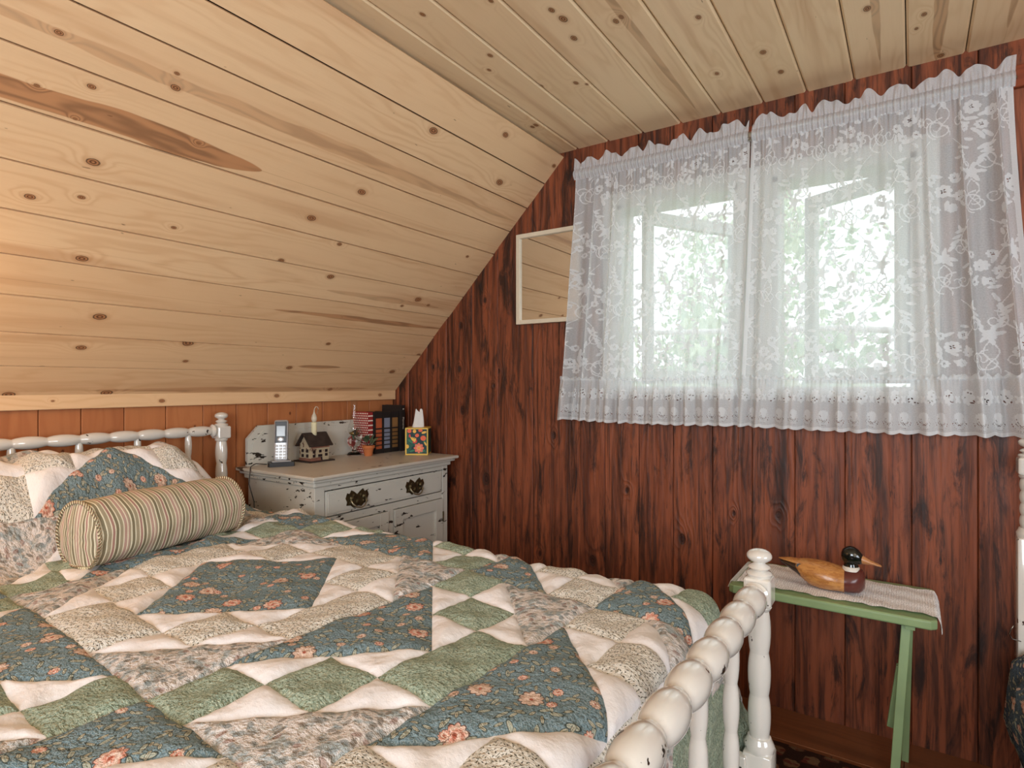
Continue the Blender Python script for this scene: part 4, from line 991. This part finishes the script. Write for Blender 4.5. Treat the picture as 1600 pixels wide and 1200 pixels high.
# tissue box
tx = tag(empty('tissue_box', (-2.108, 2.262, DT), math.radians(34)), 'square tissue box with orange flowers on dark green and yellow edges', 'tissue box')
hb_, H_ = .058, .138
MB().box((-hb_, -hb_, 0), (hb_, hb_, H_), .0015).build('carton', plain('yellow_card', lin(222, 184, 84), .5), tx)
fm_ = T('dark_green_print', .5, .3); fm_.base(fm_.mix(fm_.noise(fm_.coord(), 30, 1).ss(.5, .54), lin(24, 50, 52), lin(36, 84, 66)))
for a in range(4):
    pn = MB().box((-hb_+.008, -hb_-.0008, .008), (hb_-.006, -hb_, H_-.007), 0, RZ(a*PI/2)); po = pn.build('printed_panel', fm_.mat, tx)
    if a == 0:
        def disc(name, pts_, col, y_=-hb_-.0014, nm=None):
            b_ = MB()
            for (px__, pz__, r_x, r_z, an_) in pts_:
                n_ = 16; b_.prism([(px__+math.cos(an_)*r_x*math.cos(q*2*PI/n_)-math.sin(an_)*r_z*math.sin(q*2*PI/n_), pz__+math.sin(an_)*r_x*math.cos(q*2*PI/n_)+math.cos(an_)*r_z*math.sin(q*2*PI/n_)) for q in range(n_)], y_, y_+.0006+.0002, RX(PI/2) @ Matrix.Scale(-1, 4, (0, 0, 1)))
            b_.build('printed_flower', plain(name, col, .5), po)
        ring = lambda x, z, R, n_, rx, rz: [(x+R*math.cos(k*2*PI/n_), z+R*math.sin(k*2*PI/n_), rx, rz, k*2*PI/n_) for k in range(n_)]
        disc('coral_petals', ring(.012, .036, .015, 8, .011, .0075), lin(232, 120, 92)); disc('peach_petals', ring(.012, .036, .009, 6, .006, .004), lin(240, 160, 110), -hb_-.0017); disc('orange_heart', [(.012, .036, .0055, .0055, 0)], lin(236, 160, 50), -hb_-.0022)
        disc('orange_fruit', [(.034, .086, .014, .013, 0), (-.036, .122, .011, .010, 0), (.020, .125, .011, .007, 0), (0.003, .100, .010, .009, .4)], lin(230, 100, 62))
        disc('yellow_fruit', [(-.010, .121, .009, .009, 0), (-.046, .044, .008, .010, 0), (.038, .115, .013, .006, .3), (.045, .058, .004, .011, .5)], lin(232, 180, 76))
        disc('red_bud', [(-.008, .070, .012, .010, .6), (-.034, .098, .005, .009, 0)], lin(200, 58, 60)); disc('yellow_spikes', [(-.024+.006*k, .083-.002*k, .003, .012, .5-.25*k) for k in range(4)], lin(240, 190, 84), -hb_-.0017)
        disc('green_leaves', [(-.030, .070, .016, .006, -.7), (.030, .020, .014, .006, .5), (-.022, .022, .014, .005, .3), (.040, .068, .005, .012, .2)], lin(52, 116, 84), -hb_-.0012)
tv = []; tf = []; n_ = 20
for i in range(8):
    t = i/7
    for j in range(n_):
        a = 2*PI*j/n_; r = (.030*(1-t*.55))*(1+.30*math.sin(3*a+1+t)*(.3+t)); tv.append((r*math.cos(a)*1.05-.004+.006*t, r*math.sin(a)*(.6-.35*t), H_+.078*t*(1+.22*math.sin(a*2+.7)*t)))
for i in range(7):
    for j in range(n_): tf.append((i*n_+j, i*n_+(j+1) % n_, (i+1)*n_+(j+1) % n_, (i+1)*n_+j))
tf.append(tuple(7*n_+j for j in range(n_)))
mesh('tissue', tv, tf, plain('white_tissue', lin(226, 224, 220), .9, .05, bumps=.2), tx, False)

# ================================================================== small green table, doily, duck
TZ = .555
gt = tag(empty('folding_table', (-.225, 2.19, 0)), 'small pale green folding table under the window with a lace runner', 'table')
t_ = MB(); ox_, oy_ = .225, -2.19
poly = [(-.505+ox_, 2.045+oy_), (-.49+ox_, 2.035+oy_), (.045+ox_, 2.035+oy_), (.060+ox_, 2.05+oy_), (.062+ox_, 2.345+oy_), (.050+ox_, 2.36+oy_), (-.495+ox_, 2.36+oy_), (-.510+ox_, 2.345+oy_)]
bm = bmesh.new(); vs = [bm.verts.new((x, y, TZ-.028)) for x, y in poly]; fc = bm.faces.new(vs); r = bmesh.ops.extrude_face_region(bm, geom=[fc]); bmesh.ops.translate(bm, vec=(0, 0, .028), verts=[q for q in r['geom'] if isinstance(q, bmesh.types.BMVert)])
bmesh.ops.bevel(bm, geom=[e for e in bm.edges if abs(e.verts[0].co.z-e.verts[1].co.z) < .001], offset=.007, segments=3, affect='EDGES', profile=.6); bmesh.ops.recalc_face_normals(bm, faces=bm.faces)
me = bpy.data.meshes.new('tabletop'); bm.to_mesh(me); bm.free(); me.materials.append(M['green_paint']); to = bpy.data.objects.new('tabletop', me); COL.objects.link(to); to.parent = gt
def slat(a, b, w_, th, name):
    a, b = Vector(a)+Vector((ox_, oy_, 0)), Vector(b)+Vector((ox_, oy_, 0)); d = b-a; L = d.length
    z_ = d.normalized(); x_ = Vector((1, 0, 0)); x_ = (x_-z_*x_.dot(z_)).normalized(); y_ = z_.cross(x_); m = frame_of(a, x_, y_, z_)
    return MB().box((-th/2, -w_/2, 0), (th/2, w_/2, L), .002, m).build(name, M['green_paint'], gt)
slat((-.046, 2.06, 0), (-.012, 2.12, TZ-.02), .030, .024, 'leg'); slat((-.018, 2.31, 0), (-.004, 2.29, TZ-.02), .028, .020, 'leg')
slat((-.425, 2.06, 0), (-.425, 2.12, TZ-.02), .030, .024, 'leg'); slat((-.450, 2.31, 0), (-.445, 2.29, TZ-.02), .028, .020, 'leg')
slat((-.055, 2.16, .17), (-.030, 2.14, .37), .020, .018, 'brace')
for xb in (-.004, -.440): MB().box((xb+ox_-.012, 2.06+oy_, TZ-.045), (xb+ox_+.012, 2.335+oy_, TZ-.027), .001).build('batten', M['green_paint'], gt)
dm = T('crochet_lace', .9, .05); c_ = dm.coord('UV'); x, y, d, r = dm.motif(c_, 150, .55); xx_, yy_, _ = dm.sep(c_)
bars = ((xx_*PI*2*30).sin()).ss(.93, 1.0)*.5
dm.base(dm.mix((d/.0021).ss(.75, .45)*.8, lin(246, 244, 242), lin(110, 100, 92))); dm.bump(d*120.0, .6, .003)
dl = empty('lace_runner', (-.22, 2.17, TZ)); tag(dl, 'white crochet lace runner lying on the green table under the duck', 'table runner')
def dfn(U, V):
    X = -.488+.560*U; Y0_ = 2.068+.004*np.sin(U*70)+.004*np.sin(U*23); Y1_ = 2.335+.004*np.sin(U*61)-.02*U; Y = Y0_+(Y1_-Y0_)*V
    Z = TZ+.0035+.0022*np.abs(np.sin(U*23+V*5))*(.4+np.abs(V-.5))+.0015*np.sin(V*17+U*9)
    over = np.maximum(0, X-.060); X = np.minimum(X, .060+.006)+0*V; th = np.minimum(over/.008, 1); X = X+.004*th; Z = Z-np.maximum(0, over)*3.4*(1+.15*np.sin(V*43))
    return X+.22, Y-2.17, Z-TZ
sheet('runner_cloth', dl, 150, 60, dfn, dm.mat, None, .56, .27)
fm2 = MB()
for k in range(34):
    yk = 2.072+k*.0077; zk = TZ-.030; fm2.tube([(.0705+.22, yk-2.17, zk-TZ+.004), (.0715+.22, yk-2.17+random.uniform(-.003, .003), zk-TZ-.010-random.uniform(0, .008))], .0012, 4)
fr_ = fm2.build('fringe', plain('white_thread', lin(214, 210, 204), .9), dl); fr_['kind'] = 'stuff'
fm3 = MB()
for k in range(30): yk = 2.075+k*.0085; fm3.tube([(-.492+.22, yk-2.17, .002), (-.502-.005+.22, yk-2.17+random.uniform(-.003, .003), .001), (-.516+.22, yk-2.17, -.018-random.uniform(0, .012))], .0012, 4)
fr_ = fm3.build('fringe', plain('white_thread', lin(214, 210, 204), .9), dl); fr_['kind'] = 'stuff'

dk_ = tag(empty('duck_decoy', (-.235, 2.150, TZ+.0065), math.radians(3)), 'painted wooden mallard duck decoy with glossy dark head on the lace runner', 'ornament')
wm = T('honey_burl_wood', .25, .55); c_ = wm.coord(); x, y, z = wm.sep(c_)
nn_ = wm.noise(wm.comb(x*9, y*30, z*40), 1.6, 4, .6, 1.2); rg_ = ((nn_*26.0+z*70.0).sin()*.5+.5)
wm.base(wm.mix(wm.noise(c_, 16, 2).ss(.55, .75)*.5, wm.mix(rg_*.6, lin(196, 136, 74), lin(150, 88, 42)), lin(216, 172, 112))); wm.bump(rg_, .15, .002)
def loft(sections, seg=24, flat=None):
    v = []; f = []
    for (x_, zc, ry, rz, *e) in sections:
        pw = e[0] if e else 1.
        for j in range(seg):
            a = 2*PI*j/seg; cy, cz = math.cos(a), math.sin(a); z_ = zc+rz*(abs(cz)**pw)*(1 if cz > 0 else -1)
            if flat is not None: z_ = max(z_, flat)
            v.append((x_, ry*cy, z_))
    n = len(sections)
    for i in range(n-1):
        for j in range(seg): f.append((i*seg+j, i*seg+(j+1) % seg, (i+1)*seg+(j+1) % seg, (i+1)*seg+j))
    f.append(tuple(range(seg-1, -1, -1))); f.append(tuple((n-1)*seg+j for j in range(seg))); return MB().add(v, f)
bs = [(-.080, .056, .030, .0175), (-.070, .052, .036, .024), (-.055, .047, .044, .031), (-.035, .042, .051, .037), (-.010, .039, .055, .039), (.015, .037, .056, .038), (.040, .035, .053, .035), (.058, .033, .049, .0335)]
autosmooth(loft(bs, 32, .0).build('body', wm.mat, dk_), 60)
mar = plain('chestnut_paint', lin(96, 46, 38), .25, .6, var=.1)
autosmooth(loft([(.0575, .033, .0487, .0333), (.070, .033, .047, .0335), (.085, .034, .042, .034), (.098, .036, .034, .034), (.107, .038, .024, .030), (.113, .038, .013, .020), (.115, .038, .003, .006)], 32, .0).build('breast', mar, dk_), 60)
autosmooth(loft([(-.128, .064, .004, .003), (-.118, .062, .014, .006), (-.100, .057, .024, .012), (-.080, .052, .031, .018), (-.066, .046, .036, .022)], 24, .012).build('tail', plain('dark_tail_wood', lin(60, 40, 30), .3, .5, var=.3, scale=40), dk_), 60)
autosmooth(loft([(-.134, .070, .003, .0015), (-.120, .0695, .012, .0035), (-.098, .069, .022, .006), (-.074, .067, .028, .0075), (-.060, .065, .024, .006)], 24).build('wing_tip', wm.mat, dk_), 60)
for s in (-1, 1): MB().lathe([(.006, 0), (.006, .0015), (0, .002)], 12, TR(-.068, s*-.030, .062) @ RX(s*PI/2*.8) @ Matrix.Scale(1.7, 4, (1, 0, 0))).build('wing_mark', blk, dk_)
dk_.scale = (1.0, 1.05, 1.12)
hd = empty('head', (.076, 0, .067)); hd.parent = dk_; hd.rotation_euler = (0, 0, math.radians(-8))
gh = plain('glossy_black_green', lin(16, 20, 14), .12, .7)
MB().lathe([(.026, -.004), (.024, .004), (.0195, .010)], 24).build('neck_ring', plain('white_ring', lin(222, 214, 200), .4), hd)
hsec = [(-.0275, .036, .004, .006), (-.024, .036, .014, .016), (-.016, .036, .021, .023), (-.004, .037, .0245, .0265), (.008, .037, .0235, .0255), (.020, .035, .019, .021), (.029, .032, .013, .0145), (.034, .030, .008, .010)]
hm = loft(hsec, 28); hm.lathe([(.022, .006), (.019, .014), (.019, .022), (.021, .034)], 24); autosmooth(hm.build('skull', gh, hd), 60)
autosmooth(loft([(.026, .032, .012, .013), (.036, .029, .0115, .011), (.050, .0265, .0105, .007), (.064, .0240, .0095, .0045), (.076, .0215, .0085, .003), (.082, .020, .005, .002)], 20).build('bill', plain('tan_bill', lin(186, 128, 80), .35, .5), hd), 60)
for s in (-1, 1):
    e = MB().lathe([(.0048, 0), (.0048, .001), (.0036, .0016), (.0036, .0008), (0, .0026)], 16, TR(.014, s*.0218, .044) @ RX(-s*PI/2)); e.build('eye', plain('grey_eye_ring', lin(120, 118, 108), .2, .6), hd)

# ================================================================== rug
rm = T('dark_patterned_rug', .95, .05); c_ = rm.coord(); x, y, z = rm.sep(c_)
n1 = rm.noise(rm.comb(x*1., y*1.4), 26, 4, .6); dmn = ((x*60).sin()*(y*60).sin())
rm.base(rm.mix((dmn+(n1-.5)*1.6).ss(.1, .3), lin(52, 34, 28), rm.mix(n1.ss(.5, .6), lin(110, 84, 62), lin(92, 46, 38)))); rm.bump(rm.noise(c_, 300, 2), .8, .004)
rg = mesh('rug', *(lambda b: (b.v, b.f))(MB().box((-.62, -.55, 0), (.62, .55, .010), .004)), rm.mat); rg.location = (-.03, 1.62, .0003); tag(rg, 'dark brown patterned rug on the floor below the green table', 'rug')

# ================================================================== second bed at the right edge
b2 = tag(empty('spool_bed', (.76, 2.28, 0)), 'second white spool bed, only one turned post showing at the right edge', 'bed')
X0 = .285-.76
post_parts(b2, 1.063, .955, 1.005, 4, .80, X0, 0)
post_parts(b2, 1.063, .955, 1.005, 4, .80, X0+.98, 0)
b = MB(); b.lathe([(.02, 0)]+bead_prof(.015, .905, 10, .0275, .017)+[(.018, .924)], 24, TR(X0+.028, 0, .98) @ RY(PI/2)); autosmooth(b.build('top_rail', M['spool'], b2), 38)
MB().box((X0+.02, -.014, .42), (X0+.96, .014, .50), .004).build('lower_rail', M['spool'], b2)
for k in range(5): s_ = MB().lathe([(.01, 0)]+bead_prof(.02, .44, 5, .016, .011)+[(.01, .45)], 16, TR(X0+.16+.165*k, 0, .50)); autosmooth(s_.build('spindle', M['spool'], b2), 38)
MB().box((X0+.03, -1.75, .20), (X0+.95, -.03, .44), .05).build('mattress', M['W'], b2)
# blue quilt bunched over its edge
v = []; f = []; na, nb2 = 40, 60
sec = [(.93, .455), (.5, .475), (.10, .47), (-.01, .460), (-.048, .43), (-.056, .34), (-.050, .26), (-.036, .19), (.0, .17)]
for i in range(nb2):
    t = i/(nb2-1); yv = -.06-1.6*t
    for j, (xx_, zz_) in enumerate(sec):
        k_ = .010*math.sin(t*60+j*.8)+.008*math.sin(t*23+j*1.7); v.append((X0+xx_+k_*(xx_ < .05), yv, zz_+.006*math.sin(t*40+xx_*20)))
for i in range(nb2-1):
    for j in range(len(sec)-1): a = i*len(sec)+j; f.append((a, a+1, a+len(sec)+1, a+len(sec)))
bq = mesh('quilt', v, f, m_blue('blue_grey_print', (lin(60, 74, 88), lin(96, 110, 124))), None, True, uv=[(p[1], p[0]+p[2]) for p in v]); bq.location = (.76, 2.28, 0); tag(bq, 'blue grey print quilt hanging down beside the right edge post', 'quilt')
hk = MB().tube([(0, 0, 0), (-.020, -.004, .004), (-.028, -.008, .018), (-.022, -.01, .036), (-.018, -.01, .045)], .0016, 6); ho = hk.build('wire_hook', met, None, True); ho.location = (.262, 2.245, .475); tag(ho, 'thin wire hook beside the post at the right edge', 'hook')
